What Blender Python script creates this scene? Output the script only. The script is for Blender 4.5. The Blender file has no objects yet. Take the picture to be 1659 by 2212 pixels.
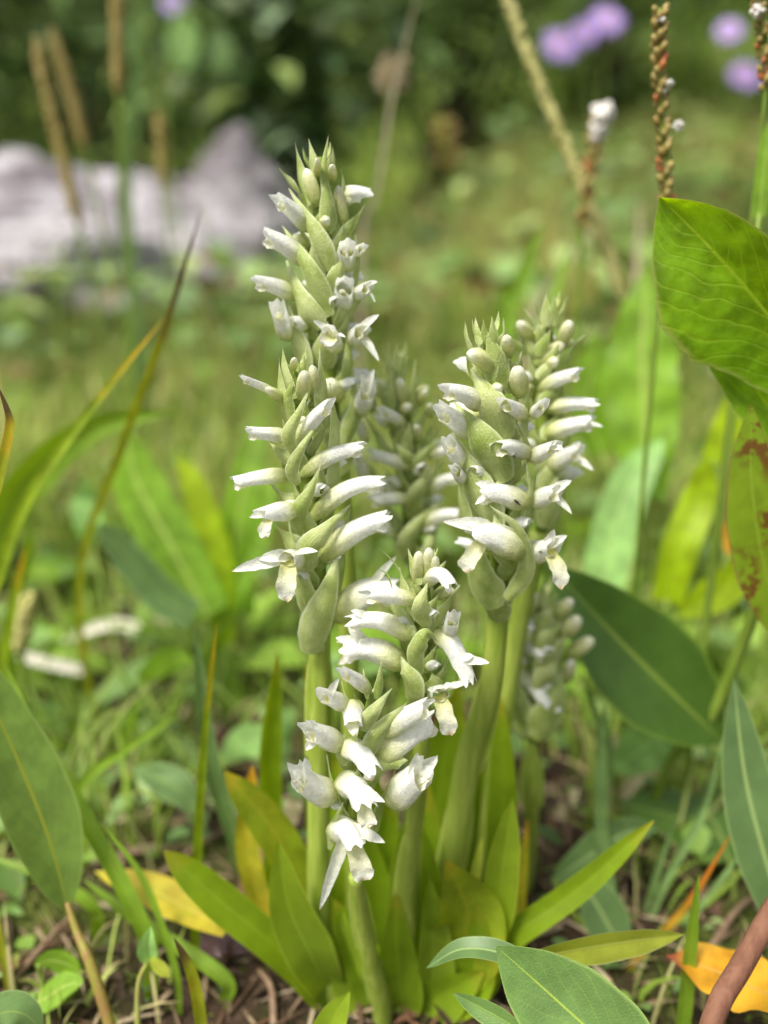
import bpy, bmesh, math, random
import numpy as np
from mathutils import Vector, noise as mnoise

R = math.radians
rnd = random.Random(7)
nr = np.random.default_rng(11)
scene = bpy.context.scene
col = scene.collection

# ------------------------------------------------------------------ camera
CAM_H, PITCH = 0.165, R(18.0)
FPX, CX, CY = 1841.0, 829.5, 1106.0          # the photograph measured on a 1659 x 2212 grid
cam_d = bpy.data.cameras.new('camera')
cam = bpy.data.objects.new('camera', cam_d)
col.objects.link(cam)
cam.location = (0, 0, CAM_H)
cam.rotation_euler = (math.pi / 2 - PITCH, 0, 0)
cam_d.sensor_fit = 'VERTICAL'
cam_d.sensor_height = 36.0
cam_d.lens = 18.0 * FPX / CY
cam_d.clip_start, cam_d.clip_end = 0.005, 400
cam_d.dof.use_dof = True
cam_d.dof.focus_distance = 0.149
cam_d.dof.aperture_fstop = cam_d.lens / 4.7    # a 4.7 mm wide aperture
scene.camera = cam

# ------------------------------------------------------------------ sky, sun, exposure
SUN = Vector((-0.36, -0.36, 0.86)).normalized()
world = bpy.data.worlds.new('World')
scene.world = world
world.use_nodes = True
wn = world.node_tree.nodes
wn.clear()
sky = wn.new('ShaderNodeTexSky')
sky.sky_type = 'NISHITA'
sky.sun_disc = False
sky.sun_elevation = math.asin(SUN.z)
sky.sun_rotation = math.atan2(SUN.x, SUN.y)
sky.air_density, sky.dust_density, sky.ozone_density = 1.0, 4.0, 0.6
bg = wn.new('ShaderNodeBackground')
bg.inputs['Strength'].default_value = 0.10
wo = wn.new('ShaderNodeOutputWorld')
thin = wn.new('ShaderNodeHueSaturation')       # thin high cloud: a whiter sky
thin.inputs['Saturation'].default_value = 0.3
world.node_tree.links.new(sky.outputs[0], thin.inputs['Color'])
world.node_tree.links.new(thin.outputs[0], bg.inputs[0])
world.node_tree.links.new(bg.outputs[0], wo.inputs[0])
sun_d = bpy.data.lights.new('sun', 'SUN')
sun_d.energy, sun_d.angle, sun_d.color = 3.0, R(14), (1.0, 0.94, 0.82)
sun = bpy.data.objects.new('sun', sun_d)
col.objects.link(sun)
sun.rotation_euler = (-SUN).to_track_quat('-Z', 'Y').to_euler()
vs = scene.view_settings
vs.view_transform, vs.look, vs.gamma, vs.exposure = 'Standard', 'None', 1.0, 0.84
scene.cycles.use_denoising = True
scene.cycles.max_bounces = 8
scene.cycles.transmission_bounces = 4
scene.cycles.sample_clamp_indirect = 6

# ------------------------------------------------------------------ geometry helpers
def S(r, g, b):
    f = lambda c: (c / 12.92 if c <= 0.04045 else ((c + 0.055) / 1.055) ** 2.4)
    return (f(r / 255), f(g / 255), f(b / 255), 1.0)

SP, CP = math.sin(PITCH), math.cos(PITCH)
def depth(py, y): return y / (CP + (CY - py) / FPX * SP)
def P(px, py, y):
    """the point at world distance y in front of the camera seen at a place of the photograph"""
    v = (CY - py) / FPX
    d = y / (CP + v * SP)
    return np.array([(px - CX) / FPX * d, y, CAM_H + d * (v * CP - SP)])
def M(py, y): return depth(py, y) / FPX          # metres for one grid unit there

def terrain(x, y):
    z = 0.06 * max(0.0, min(y, 2.6) - 0.35)
    if y > 2.6: z += 0.38 * (min(y, 8.5) - 2.6)
    if y > 8.5: z += 0.06 * (y - 8.5)
    k = min(1.0, max(0.0, (x + .1) / .45)); k = k * k * (3 - 2 * k)
    z += k * .17 * max(0.0, min(y, 3.2) - .8)              # the meadow climbs to the right
    z += 0.012 * mnoise.noise((x * 2.3, y * 2.3, 1.7)) * min(1.0, max(0.0, (y - 0.3) * 1.5))
    z += 0.0035 * mnoise.noise((x * 22, y * 22, 0.3))
    return z - 0.001

def unit(a):
    n = np.linalg.norm(a)
    return a / n if n > 1e-12 else a

def curve(pts, n):
    """Catmull-Rom through pts, n samples"""
    pts = [np.asarray(p, float) for p in pts]
    if len(pts) == 2:
        return np.array([pts[0] + (pts[1] - pts[0]) * t for t in np.linspace(0, 1, n)])
    q = [2 * pts[0] - pts[1]] + pts + [2 * pts[-1] - pts[-2]]
    seg = len(pts) - 1
    out = []
    for t in np.linspace(0, seg, n):
        i = min(int(t), seg - 1); u = t - i
        a, b, c, d = q[i], q[i + 1], q[i + 2], q[i + 3]
        out.append(0.5 * (2 * b + (c - a) * u + (2 * a - 5 * b + 4 * c - d) * u * u + (3 * b - a - 3 * c + d) * u ** 3))
    return np.array(out)

def mesh(name, V, F, UV, mat, smooth=True):
    me = bpy.data.meshes.new(name)
    me.from_pydata([tuple(v) for v in V], [], F)
    if UV is not None:
        ul = me.uv_layers.new(name='UVMap')
        idx = np.empty(len(me.loops), np.int32)
        me.loops.foreach_get('vertex_index', idx)
        ul.data.foreach_set('uv', np.asarray(UV, np.float32)[idx].ravel())
    if smooth:
        me.polygons.foreach_set('use_smooth', np.ones(len(me.polygons), bool))
    me.materials.append(mat)
    me.update()
    return me

class Thing:
    """an Empty at the base of a thing that parents its parts"""
    def __init__(self, name, label, cat, base, group=None):
        self.o = bpy.data.objects.new(name, None)
        self.o.empty_display_size = 0.005
        self.base = Vector([float(c) for c in base])
        self.o.location = self.base
        col.objects.link(self.o)
        self.o['label'], self.o['category'] = label, cat
        if group: self.o['group'] = group
    def part(self, name, me, label=None):
        o = bpy.data.objects.new(name, me)
        col.objects.link(o)
        o.parent = self.o
        o.location = -self.base
        if label: o['label'] = label
        return o

def sub(name, me, parent):
    o = bpy.data.objects.new(name, me)
    col.objects.link(o)
    o.parent = parent
    return o

def single(name, label, cat, V, F, UV, mat, group=None, kind=None):
    """a thing that is one mesh; its origin is its lowest point"""
    V = np.asarray(V, float)
    b = V[np.argmin(V[:, 2])].copy()
    o = bpy.data.objects.new(name, mesh(name, V - b, F, UV, mat))
    o.location = b
    col.objects.link(o)
    if kind: o['kind'] = kind
    o['label'], o['category'] = label, cat
    if group: o['group'] = group
    return o

PROF = {
    'lanc':  [(0, .40), (.2, .78), (.45, 1), (.7, .82), (.88, .42), (1, 0)],
    'ovate': [(0, .10), (.12, .55), (.38, 1), (.58, .97), (.8, .62), (.93, .27), (1, 0)],
    'blade': [(0, .8), (.4, 1), (.7, .85), (.9, .42), (1, .03)],
    'blunt': [(0, .5), (.35, .92), (.68, 1), (.86, .80), (.95, .50), (1, .08)],
    'bract': [(0, .5), (.14, .9), (.30, 1), (.52, .74), (.72, .42), (.87, .19), (1, .02)],
    'petal': [(0, .55), (.3, .9), (.6, 1), (.82, .8), (.95, .4), (1, .08)],
    'sepal': [(0, .7), (.3, 1), (.6, .85), (.85, .5), (1, .06)],
    'lip':   [(0, .6), (.25, .82), (.5, .9), (.7, .95), (.86, .66), (.95, .3), (1, .06)],
    'sheath':[(0, 1), (.4, 1), (.7, .75), (.9, .3), (1, .02)],
    'strap': [(0, .8), (.3, 1), (.7, .9), (.9, .55), (1, .06)],
}
def prof(name, n):
    xs, ys = zip(*PROF[name])
    t = np.linspace(0, 1, n)
    w = np.interp(t, xs, ys)
    k = np.array([.25, .5, .25])
    wi = np.convolve(np.pad(w, 1, mode='edge'), k, 'valid')
    wi[0], wi[-1] = w[0], w[-1]
    return wi

CAMP = np.array([0, 0, CAM_H])
def sheet(pts, hw, shape='lanc', nrm=None, nv=18, nu=7, cup=0.0, fold=0.0, wave=0.0, wf=3.0,
          jag=0.0, roll=0.0, wl=1.0, wr=1.0, seed=0):
    """a leaf, bract or petal along pts (base to tip); hw half width in metres"""
    rs = random.Random(seed * 31 + 5)
    C = curve(pts, nv)
    W = prof(shape, nv) * hw
    T = np.gradient(C, axis=0)
    V, UV, F = [], [], []
    ph = rs.uniform(0, 6)
    s_ = np.linspace(-1, 1, nu)
    for i in range(nv):
        t = i / (nv - 1)
        tg = unit(T[i])
        n = np.asarray(nrm, float) if nrm is not None else CAMP - C[i]
        n = unit(n - tg * np.dot(n, tg))
        sd = np.cross(tg, n)
        if roll:
            c, s0 = math.cos(roll), math.sin(roll)
            n, sd = n * c + sd * s0, sd * c - n * s0
        for s in s_:
            w = W[i] * (wl if s < 0 else wr)
            if jag and abs(s) > .9: w *= 1 + jag * rs.uniform(-1, 1)
            off = sd * (s * w)
            h = cup * s * s * w + fold * abs(s) * w
            if wave: h += wave * hw * math.sin(wf * 6.283 * t + ph + (2 if s > 0 else 0)) * abs(s) ** 1.5
            V.append(C[i] + off + n * h)
            UV.append((0.5 + 0.5 * s, t))
    for i in range(nv - 1):
        for j in range(nu - 1):
            a = i * nu + j
            F.append((a, a + 1, a + nu + 1, a + nu))
    return V, F, UV

def tube(pts, rad, n=16, seg=9, cap=True):
    C = curve(pts, n)
    rr = np.interp(np.linspace(0, 1, n), np.linspace(0, 1, len(rad)), rad)
    T = np.gradient(C, axis=0)
    u = np.array([1.0, 0.05, 0.0])
    V, UV, F = [], [], []
    for i in range(n):
        tg = unit(T[i])
        u = unit(u - tg * np.dot(u, tg))
        w = np.cross(tg, u)
        for k in range(seg):
            a = 2 * math.pi * k / seg
            V.append(C[i] + (u * math.cos(a) + w * math.sin(a)) * rr[i])
            UV.append((k / seg, i / (n - 1)))
    for i in range(n - 1):
        for k in range(seg):
            a, b = i * seg + k, i * seg + (k + 1) % seg
            F.append((a, b, b + seg, a + seg))
    if cap:
        F.append(tuple(range(seg))[::-1])
        F.append(tuple((n - 1) * seg + k for k in range(seg)))
    return V, F, UV

def ellipsoid(c, r, seg=8, rows=6, axis=None, bump=0, seed=0):
    rs = random.Random(seed)
    V, UV, F = [], [], []
    ax = unit(np.asarray(axis if axis is not None else (0, 0, 1), float))
    u = unit(np.cross(ax, (0.3, 1, 0.2))); w = np.cross(ax, u)
    for i in range(rows + 1):
        th = math.pi * i / rows
        for k in range(seg):
            a = 2 * math.pi * k / seg
            q = 1 + bump * rs.uniform(-1, 1)
            V.append(np.asarray(c) + ax * (-math.cos(th) * r[1] * q) + (u * math.cos(a) + w * math.sin(a)) * (math.sin(th) * r[0] * q + 1e-6))
            UV.append((k / seg, i / rows))
    for i in range(rows):
        for k in range(seg):
            a, b = i * seg + k, i * seg + (k + 1) % seg
            F.append((a, b, b + seg, a + seg))
    return V, F, UV

def join(*ms):
    V, F, UV = [], [], []
    for v, f, u in ms:
        b = len(V)
        V += list(v); UV += list(u)
        F += [tuple(i + b for i in q) for q in f]
    return V, F, UV

# ------------------------------------------------------------------ materials
class NT:
    def __init__(self, name):
        self.m = bpy.data.materials.new(name)
        self.m.use_nodes = True
        self.t = self.m.node_tree
        self.t.nodes.clear()
        self.out = self.n('ShaderNodeOutputMaterial')
    def n(self, typ, **kw):
        x = self.t.nodes.new(typ)
        for k, v in kw.items(): setattr(x, k, v)
        return x
    def l(self, a, b): self.t.links.new(a, b)
    def math(self, op, a, b=None, clamp=False):
        x = self.n('ShaderNodeMath', operation=op, use_clamp=clamp)
        for i, v in enumerate((a, b)):
            if v is None: continue
            if isinstance(v, (int, float)): x.inputs[i].default_value = v
            else: self.l(v, x.inputs[i])
        return x.outputs[0]
    def mix(self, f, a, b, blend='MIX'):
        x = self.n('ShaderNodeMix', data_type='RGBA', blend_type=blend)
        for s, v in ((x.inputs[0], f), (x.inputs[6], a), (x.inputs[7], b)):
            if isinstance(v, (int, float)): s.default_value = v
            elif isinstance(v, tuple): s.default_value = v
            else: self.l(v, s)
        return x.outputs[2]
    def ramp(self, f, stops):
        x = self.n('ShaderNodeValToRGB')
        e = x.color_ramp.elements
        while len(e) < len(stops): e.new(0.5)
        for el, (p, c) in zip(e, stops): el.position, el.color = p, c
        self.l(f, x.inputs[0])
        return x.outputs[0]
    def maprange(self, f, a, b, c=0.0, d=1.0):
        x = self.n('ShaderNodeMapRange', interpolation_type='SMOOTHSTEP')
        self.l(f, x.inputs[0])
        for i, v in enumerate((a, b, c, d)): x.inputs[i + 1].default_value = v
        return x.outputs[0]
    def noise(self, scale, detail=3, vec=None, rough=.55):
        x = self.n('ShaderNodeTexNoise')
        x.inputs['Scale'].default_value = scale
        x.inputs['Detail'].default_value = detail
        x.inputs['Roughness'].default_value = rough
        if vec is not None: self.l(vec, x.inputs['Vector'])
        return x.outputs[0]
    def bump(self, h, strength, dist):
        x = self.n('ShaderNodeBump')
        x.inputs['Strength'].default_value = strength
        x.inputs['Distance'].default_value = dist
        self.l(h, x.inputs['Height'])
        return x.outputs[0]
    def finish(self, colr, rough=.5, spec=.4, trans=0.0, tcol=None, normal=None, sheen=0, coat=0):
        p = self.n('ShaderNodeBsdfPrincipled')
        if isinstance(colr, tuple): p.inputs['Base Color'].default_value = colr
        else: self.l(colr, p.inputs['Base Color'])
        if isinstance(rough, (int, float)): p.inputs['Roughness'].default_value = rough
        else: self.l(rough, p.inputs['Roughness'])
        p.inputs['Specular IOR Level'].default_value = spec
        p.inputs['Sheen Weight'].default_value = sheen
        p.inputs['Coat Weight'].default_value = coat
        if normal is not None: self.l(normal, p.inputs['Normal'])
        sh = p.outputs[0]
        if trans:
            tr = self.n('ShaderNodeBsdfTranslucent')
            c = tcol if tcol is not None else colr
            if isinstance(c, tuple): tr.inputs[0].default_value = c
            else: self.l(c, tr.inputs[0])
            if normal is not None: self.l(normal, tr.inputs['Normal'])
            mx = self.n('ShaderNodeMixShader')
            mx.inputs[0].default_value = trans
            self.l(sh, mx.inputs[1]); self.l(tr.outputs[0], mx.inputs[2])
            sh = mx.outputs[0]
        self.l(sh, self.out.inputs[0])
        return self.m

def uvs(t):
    c = t.n('ShaderNodeTexCoord')
    s = t.n('ShaderNodeSeparateXYZ')
    t.l(c.outputs['UV'], s.inputs[0])
    return s.outputs[0], s.outputs[1], c.outputs['Object'], c.outputs['UV']

def leafmat(name, face, rib=None, tip=None, tip_at=.88, edge=None, trans=.38, rough=.42, spec=.45, veins=0.0,
            mott=.25, ribw=.03, spots=None, base=None, tboost=1.5, par=0.0, fine=.25, yel=None):
    t = NT(name)
    u, v, ob, uv = uvs(t)
    c = t.math('ABSOLUTE', t.math('SUBTRACT', u, .5))
    n1 = t.noise(160, 4, ob)
    n2 = t.noise(2500, 2, ob)
    k = t.math('MULTIPLY', t.maprange(n1, .3, .7, 1 - mott, 1 + mott), t.maprange(t.noise(38, 3, ob), .3, .7, .84, 1.14))
    colr = t.mix(1.0, face, (1, 1, 1, 1), 'MULTIPLY')
    hsv = t.n('ShaderNodeHueSaturation')
    t.l(colr, hsv.inputs['Color']); t.l(k, hsv.inputs['Value'])
    colr = hsv.outputs[0]
    if yel is not None:
        colr = t.mix(t.maprange(t.noise(90, 3, ob), .48, .68, 0, .55), colr, yel)
    if base is not None: colr = t.mix(t.maprange(v, .0, .35, 1, 0), colr, base)
    height = n2
    if veins:
        # side veins sweeping from the midrib to the margin
        a = t.math('SUBTRACT', t.math('MULTIPLY', v, 9.0), t.math('MULTIPLY', c, 7.0))
        a = t.math('ADD', a, t.math('MULTIPLY', t.noise(70, 2, ob), 2.4))
        fr = t.math('ABSOLUTE', t.math('SUBTRACT', t.math('FRACT', a), .5))
        m = t.maprange(fr, .02, .10, 1, 0)
        colr = t.mix(t.math('MULTIPLY', m, veins), colr, rib or face)
        if veins > .3: height = t.math('ADD', t.math('MULTIPLY', n2, .2), t.math('ADD', t.math('MULTIPLY', t.noise(230, 2, ob), 2.2), t.math('MULTIPLY', m, -.25)))
    if par:
        w = t.n('ShaderNodeTexWave', wave_type='BANDS', bands_direction='X')
        w.inputs['Scale'].default_value = 4.0
        w.inputs['Distortion'].default_value = .4
        t.l(uv, w.inputs['Vector'])
        colr = t.mix(t.math('MULTIPLY', w.outputs[1], par), colr, rib or (1, 1, 1, 1))
    if rib is not None:
        colr = t.mix(t.maprange(c, ribw * .35, ribw, .9, 0), colr, rib)
    if edge is not None:
        colr = t.mix(t.maprange(c, .45, .5, 0, .85), colr, edge)
    if tip is not None:
        vv = t.math('ADD', v, t.math('MULTIPLY', t.math('SUBTRACT', n1, .5), .25))
        colr = t.mix(t.maprange(vv, tip_at - .12, tip_at + .05, 0, 1), colr, tip)
    if spots is not None:
        m = t.math('MULTIPLY', t.maprange(t.noise(330, 3, ob), .47, .6, 0, 1), t.maprange(t.noise(45, 2, ob), .42, .54, 0, 1))
        colr = t.mix(t.math('MULTIPLY', m, .9), colr, spots)
    sk = t.math('MULTIPLY', t.maprange(t.noise(1500, 2, ob), .66, .74, 0, .7), t.maprange(t.noise(120, 2, ob), .45, .65, 0, 1))
    colr = t.mix(sk, colr, S(120, 104, 60))
    nb = t.bump(height, fine if veins <= .3 else .4, .00015 if veins <= .3 else .0008)
    tc = t.n('ShaderNodeHueSaturation')
    tc.inputs['Hue'].default_value = .485
    tc.inputs['Saturation'].default_value = 1.12
    tc.inputs['Value'].default_value = tboost
    t.l(colr, tc.inputs['Color'])
    return t.finish(colr, rough, spec, trans, tc.outputs[0], nb)

def attrmat(name, attr, rough=.5, spec=.3, trans=.35):
    t = NT(name)
    a = t.n('ShaderNodeAttribute', attribute_name=attr)
    tc = t.n('ShaderNodeHueSaturation')
    tc.inputs['Value'].default_value = 1.5
    tc.inputs['Hue'].default_value = .485
    t.l(a.outputs[0], tc.inputs['Color'])
    return t.finish(a.outputs[0], rough, spec, trans, tc.outputs[0])

def flowermat(name, stops, trans=.40, bs=.55):
    t = NT(name)
    u, v, ob, uv = uvs(t)
    n1 = t.noise(420, 3, ob)
    vv = t.math('ADD', v, t.math('MULTIPLY', t.math('SUBTRACT', n1, .5), .22))
    c = t.ramp(vv, stops)
    hs = t.n('ShaderNodeHueSaturation')
    t.l(c, hs.inputs['Color'])
    t.l(t.maprange(t.noise(1100, 2, ob), .3, .7, .9, 1.06), hs.inputs['Value'])
    vor = t.n('ShaderNodeTexVoronoi')
    vor.inputs['Scale'].default_value = 3600
    t.l(ob, vor.inputs['Vector'])
    nb = t.bump(vor.outputs[0], bs, .0002)
    return t.finish(hs.outputs[0], .32, .5, trans, hs.outputs[0], nb)

MAT = {}
FW = S(247, 248, 243); FG = S(208, 215, 142); FY = S(234, 237, 196)
MAT['hood'] = flowermat('white hood', [(0, S(182, 196, 108)), (.16, FG), (.38, FY), (.60, FW), (1, S(250, 251, 250))])
MAT['bud'] = flowermat('pale bud', [(0, S(176, 190, 100)), (.35, S(206, 213, 140)), (.7, S(226, 228, 172)), (1, S(244, 245, 230))], bs=.4)
MAT['petal'] = flowermat('white petal', [(0, S(226, 228, 168)), (.25, S(243, 244, 228)), (.93, S(248, 249, 247)), (1, S(224, 200, 160))], .45)
MAT['lip'] = flowermat('white lip', [(0, S(216, 216, 110)), (.35, S(238, 238, 200)), (.8, S(247, 247, 240)), (1, S(226, 200, 158))], .45)

def bractmat(name, a, b, edge):
    t = NT(name)
    u, v, ob, uv = uvs(t)
    c = t.math('ABSOLUTE', t.math('SUBTRACT', u, .5))
    n1 = t.noise(260, 4, ob)
    colr = t.mix(t.maprange(n1, .35, .65), a, b)
    w = t.n('ShaderNodeTexWave', wave_type='BANDS', bands_direction='X')
    w.inputs['Scale'].default_value = 2.6
    w.inputs['Distortion'].default_value = 1.0
    t.l(uv, w.inputs['Vector'])
    colr = t.mix(t.math('MULTIPLY', w.outputs[1], .10), colr, S(128, 150, 60))
    colr = t.mix(t.maprange(c, .37, .5, 0, .8), colr, edge)
    colr = t.mix(t.maprange(v, .7, 1, 0, .6), colr, edge)
    sp = t.noise(2600, 2, ob)
    colr = t.mix(t.maprange(sp, .58, .72, 0, .5), colr, S(232, 234, 190))
    nb = t.bump(t.math('ADD', sp, t.math('MULTIPLY', w.outputs[1], .18)), .8, .0002)
    return t.finish(colr, .36, .5, .42, colr, nb)
MAT['bract'] = bractmat('pale green bract', S(180, 196, 112), S(208, 218, 150), S(232, 238, 200))
MAT['bract2'] = bractmat('deeper green bract', S(164, 184, 94), S(194, 208, 132), S(222, 230, 182))

def stemmat(name, a, b, fuzz=1.0, rough=.42):
    t = NT(name)
    u, v, ob, uv = uvs(t)
    mp = t.n('ShaderNodeMapping')
    mp.inputs['Scale'].default_value = (1, 1, .12)
    t.l(ob, mp.inputs['Vector'])
    colr = t.mix(t.maprange(t.noise(700, 3, mp.outputs[0]), .3, .7), a, b)
    rib = t.noise(1900, 2, mp.outputs[0])
    colr = t.mix(t.maprange(t.noise(110, 4, ob), .35, .7, 0, .35), colr, t.mix(.5, a, (.5, .42, .2, 1), 'MULTIPLY'))
    nb = t.bump(t.math('ADD', t.math('MULTIPLY', rib, 1.5), t.noise(2600, 2, ob)), .55 * fuzz, .00018)
    return t.finish(colr, rough, .45, .22, colr, nb)
MAT['stem'] = stemmat('orchid stem', S(146, 170, 62), S(178, 194, 92))
MAT['axis'] = stemmat('spike axis', S(118, 140, 44), S(150, 168, 70))
MAT['sheath'] = leafmat('stem sheath', S(160, 182, 72), edge=S(205, 214, 140), trans=.35, mott=.12, par=.15, rib=S(178, 196, 92), ribw=.01)
MAT['oleaf'] = leafmat('orchid leaf', S(124, 152, 30), rib=S(140, 166, 44), base=S(150, 172, 56), edge=S(150, 170, 48), trans=.42, rough=.36, mott=.12, par=.12, tip=S(150, 150, 44), tip_at=.97)
MAT['oleaf_l'] = leafmat('bright orchid leaf', S(140, 166, 46), rib=S(158, 180, 60), edge=S(172, 190, 74), trans=.45, rough=.4, mott=.12, par=.12)
MAT['oleaf_y'] = leafmat('yellowing orchid leaf', S(132, 150, 36), rib=S(160, 160, 50), tip=S(186, 166, 52), tip_at=1.0, trans=.4, rough=.36, yel=S(164, 162, 40), base=S(140, 165, 50))
MAT['oleaf_yy'] = leafmat('yellow orchid leaf', S(182, 178, 56), rib=S(196, 176, 60), tip=S(200, 150, 44), tip_at=.95, trans=.42, base=S(140, 160, 50), yel=S(192, 166, 46))
MAT['sage'] = leafmat('grey green leaf', S(108, 138, 82), rib=S(160, 182, 96), edge=S(160, 184, 120), trans=.28, rough=.5, veins=.10, mott=.14, ribw=.018, fine=.6)
MAT['front'] = leafmat('foreground leaf', S(104, 136, 72), rib=S(160, 184, 76), edge=S(152, 178, 100), trans=.24, rough=.5, veins=.12, mott=.16, ribw=.016, fine=.8)
MAT['left'] = leafmat('left leaf', S(122, 152, 72), rib=S(164, 172, 62), edge=S(150, 176, 96), trans=.32, rough=.38, veins=.16, mott=.18, ribw=.028)
MAT['dark'] = leafmat('dark glossy leaf', S(74, 104, 40), rib=S(128, 150, 66), edge=S(120, 150, 56), trans=.33, rough=.3, spec=.6, mott=.1, ribw=.03)
MAT['blue'] = leafmat('blue green leaf', S(96, 124, 74), rib=S(150, 174, 108), edge=S(146, 170, 106), trans=.25, rough=.45, mott=.1, ribw=.05)
MAT['pale'] = leafmat('pale green leaf', S(144, 184, 108), rib=S(176, 206, 130), trans=.35, rough=.5, veins=.15)
MAT['lobed'] = leafmat('lobed leaf', S(120, 160, 28), rib=S(160, 190, 60), edge=S(160, 170, 90), trans=.58, rough=.4, veins=.36, mott=.34, ribw=.02, tboost=1.7)
MAT['bgleaf'] = leafmat('light green leaf', S(132, 172, 58), rib=S(186, 208, 110), trans=.5, rough=.45, veins=.2, ribw=.05)
MAT['bright'] = leafmat('yellow green leaf', S(158, 184, 26), rib=S(176, 196, 60), trans=.55, rough=.5)
MAT['spotted'] = leafmat('spotted leaf', S(132, 160, 42), rib=S(150, 174, 60), edge=S(158, 110, 84), trans=.42, rough=.42, spots=S(116, 70, 40), mott=.15, veins=.15)
MAT['grass'] = leafmat('grass blade', S(124, 158, 46), rib=S(146, 176, 66), trans=.42, rough=.45, par=.2, mott=.12)
MAT['grass_y'] = leafmat('yellow tipped grass', S(134, 160, 38), rib=S(160, 176, 50), tip=S(196, 164, 34), tip_at=.9, trans=.45, par=.15)
MAT['grass_b'] = leafmat('brown tipped grass', S(150, 158, 40), rib=S(170, 170, 50), tip=S(96, 76, 48), tip_at=.8, trans=.4, yel=S(196, 150, 40))
MAT['grass_o'] = leafmat('orange grass', S(176, 140, 40), tip=S(190, 120, 44), tip_at=.7, trans=.4, base=S(110, 130, 50))
MAT['grass_blue'] = leafmat('blue green grass', S(114, 144, 86), rib=S(140, 168, 104), trans=.3, par=.2)
MAT['straw'] = leafmat('dry straw', S(206, 192, 164), trans=.3, rough=.6, mott=.2, spec=.2)
MAT['paledry'] = leafmat('bleached straw', S(222, 216, 204), trans=.25, rough=.6, mott=.15, spec=.2)
MAT['yellowleaf'] = leafmat('yellow fallen leaf', S(196, 180, 58), rib=S(206, 196, 90), trans=.35, yel=S(160, 170, 50), mott=.2)
MAT['limeleaf'] = leafmat('lime leaf', S(184, 194, 78), rib=S(210, 214, 120), edge=S(206, 208, 150), trans=.4, mott=.15)
MAT['orange'] = leafmat('orange fallen leaf', S(206, 150, 38), rib=S(200, 160, 80), tip=S(150, 80, 60), tip_at=.93, trans=.3, mott=.25, yel=S(220, 178, 60), veins=.1)
MAT['brownleaf'] = leafmat('brown fallen leaf', S(124, 88, 66), trans=.2, mott=.35, rough=.7, veins=.2, rib=S(150, 112, 90))
MAT['purpleleaf'] = leafmat('purplish fallen leaf', S(98, 66, 74), trans=.1, mott=.35, rough=.35, spec=.6, edge=S(180, 140, 140))
MAT['redstem'] = stemmat('reddish stem', S(126, 84, 66), S(150, 108, 86), rough=.75)
MAT['lstem'] = stemmat('left leaf stem', S(150, 152, 60), S(160, 118, 80))
MAT['gstem'] = stemmat('green stem', S(120, 148, 50), S(142, 166, 70))
MAT['ystem'] = stemmat('yellowish stem', S(168, 174, 86), S(196, 196, 120))
MAT['tan'] = stemmat('tan seed head', S(160, 142, 72), S(184, 164, 100))
MAT['tan_g'] = stemmat('greenish seed head', S(194, 192, 112), S(220, 214, 150))
MAT['bulbil'] = stemmat('bulbil', S(150, 128, 62), S(184, 168, 104))
MAT['bulbil_r'] = stemmat('red bulbil', S(190, 110, 60), S(206, 140, 96))
MAT['whitefl'] = stemmat('white bistort flower', S(240, 240, 236), S(230, 222, 220))
MAT['twig'] = stemmat('twig', S(130, 104, 84), S(164, 140, 116))
MAT['ray'] = stemmat('aster ray', S(170, 140, 222), S(186, 160, 232))
MAT['disc'] = stemmat('aster disc', S(190, 140, 60), S(206, 176, 80))
MAT['insect'] = NT('insect').finish((.01, .009, .008, 1), .35, .5)
MAT['meadow'] = attrmat('meadow grass', 'tint')
MAT['cover'] = attrmat('ground cover leaves', 'tint', .45, .4, .32)
MAT['foliage'] = attrmat('shrub foliage', 'tint', .45, .4, .3)
MAT['litter'] = attrmat('leaf litter', 'tint', .75, .2, .1)
MAT['bark'] = stemmat('shrub bark', S(70, 56, 46), S(96, 80, 66))

def soilmat():
    t = NT('soil')
    c = t.n('ShaderNodeTexCoord')
    ob = c.outputs['Object']
    a = t.noise(60, 6, ob, .65)
    b = t.noise(420, 4, ob, .6)
    g = t.noise(14, 5, ob, .6)
    colr = t.ramp(a, [(.3, S(28, 21, 16)), (.5, S(50, 39, 30)), (.7, S(80, 64, 50))])
    colr = t.mix(t.maprange(b, .55, .7, 0, .7), colr, S(120, 102, 84))
    colr = t.mix(t.maprange(g, .46, .6, 0, .8), colr, t.ramp(b, [(.3, S(44, 56, 20)), (.7, S(92, 104, 40))]))
    far = t.n('ShaderNodeSeparateXYZ'); t.l(ob, far.inputs[0])
    colr = t.mix(t.maprange(far.outputs[1], .5, 2.0, 0, .75), colr, t.ramp(g, [(.35, S(58, 66, 34)), (.65, S(104, 112, 58))]))
    h = t.math('ADD', t.math('MULTIPLY', a, 1.0), t.math('MULTIPLY', b, .5))
    return t.finish(colr, .9, .15, normal=t.bump(h, .9, .004))
MAT['soil'] = soilmat()
def rockmat():
    t = NT('pale rock')
    c = t.n('ShaderNodeTexCoord'); ob = c.outputs['Object']
    a = t.noise(9, 6, ob, .6); b = t.noise(60, 5, ob, .65)
    colr = t.ramp(a, [(.34, S(96, 88, 92)), (.46, S(150, 143, 150)), (.6, S(206, 201, 208))])
    colr = t.mix(t.maprange(b, .52, .66, 0, .75), colr, S(104, 92, 92))
    return t.finish(colr, .75, .3, normal=t.bump(t.math('ADD', a, b), .9, .03))
MAT['rock'] = rockmat()

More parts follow.
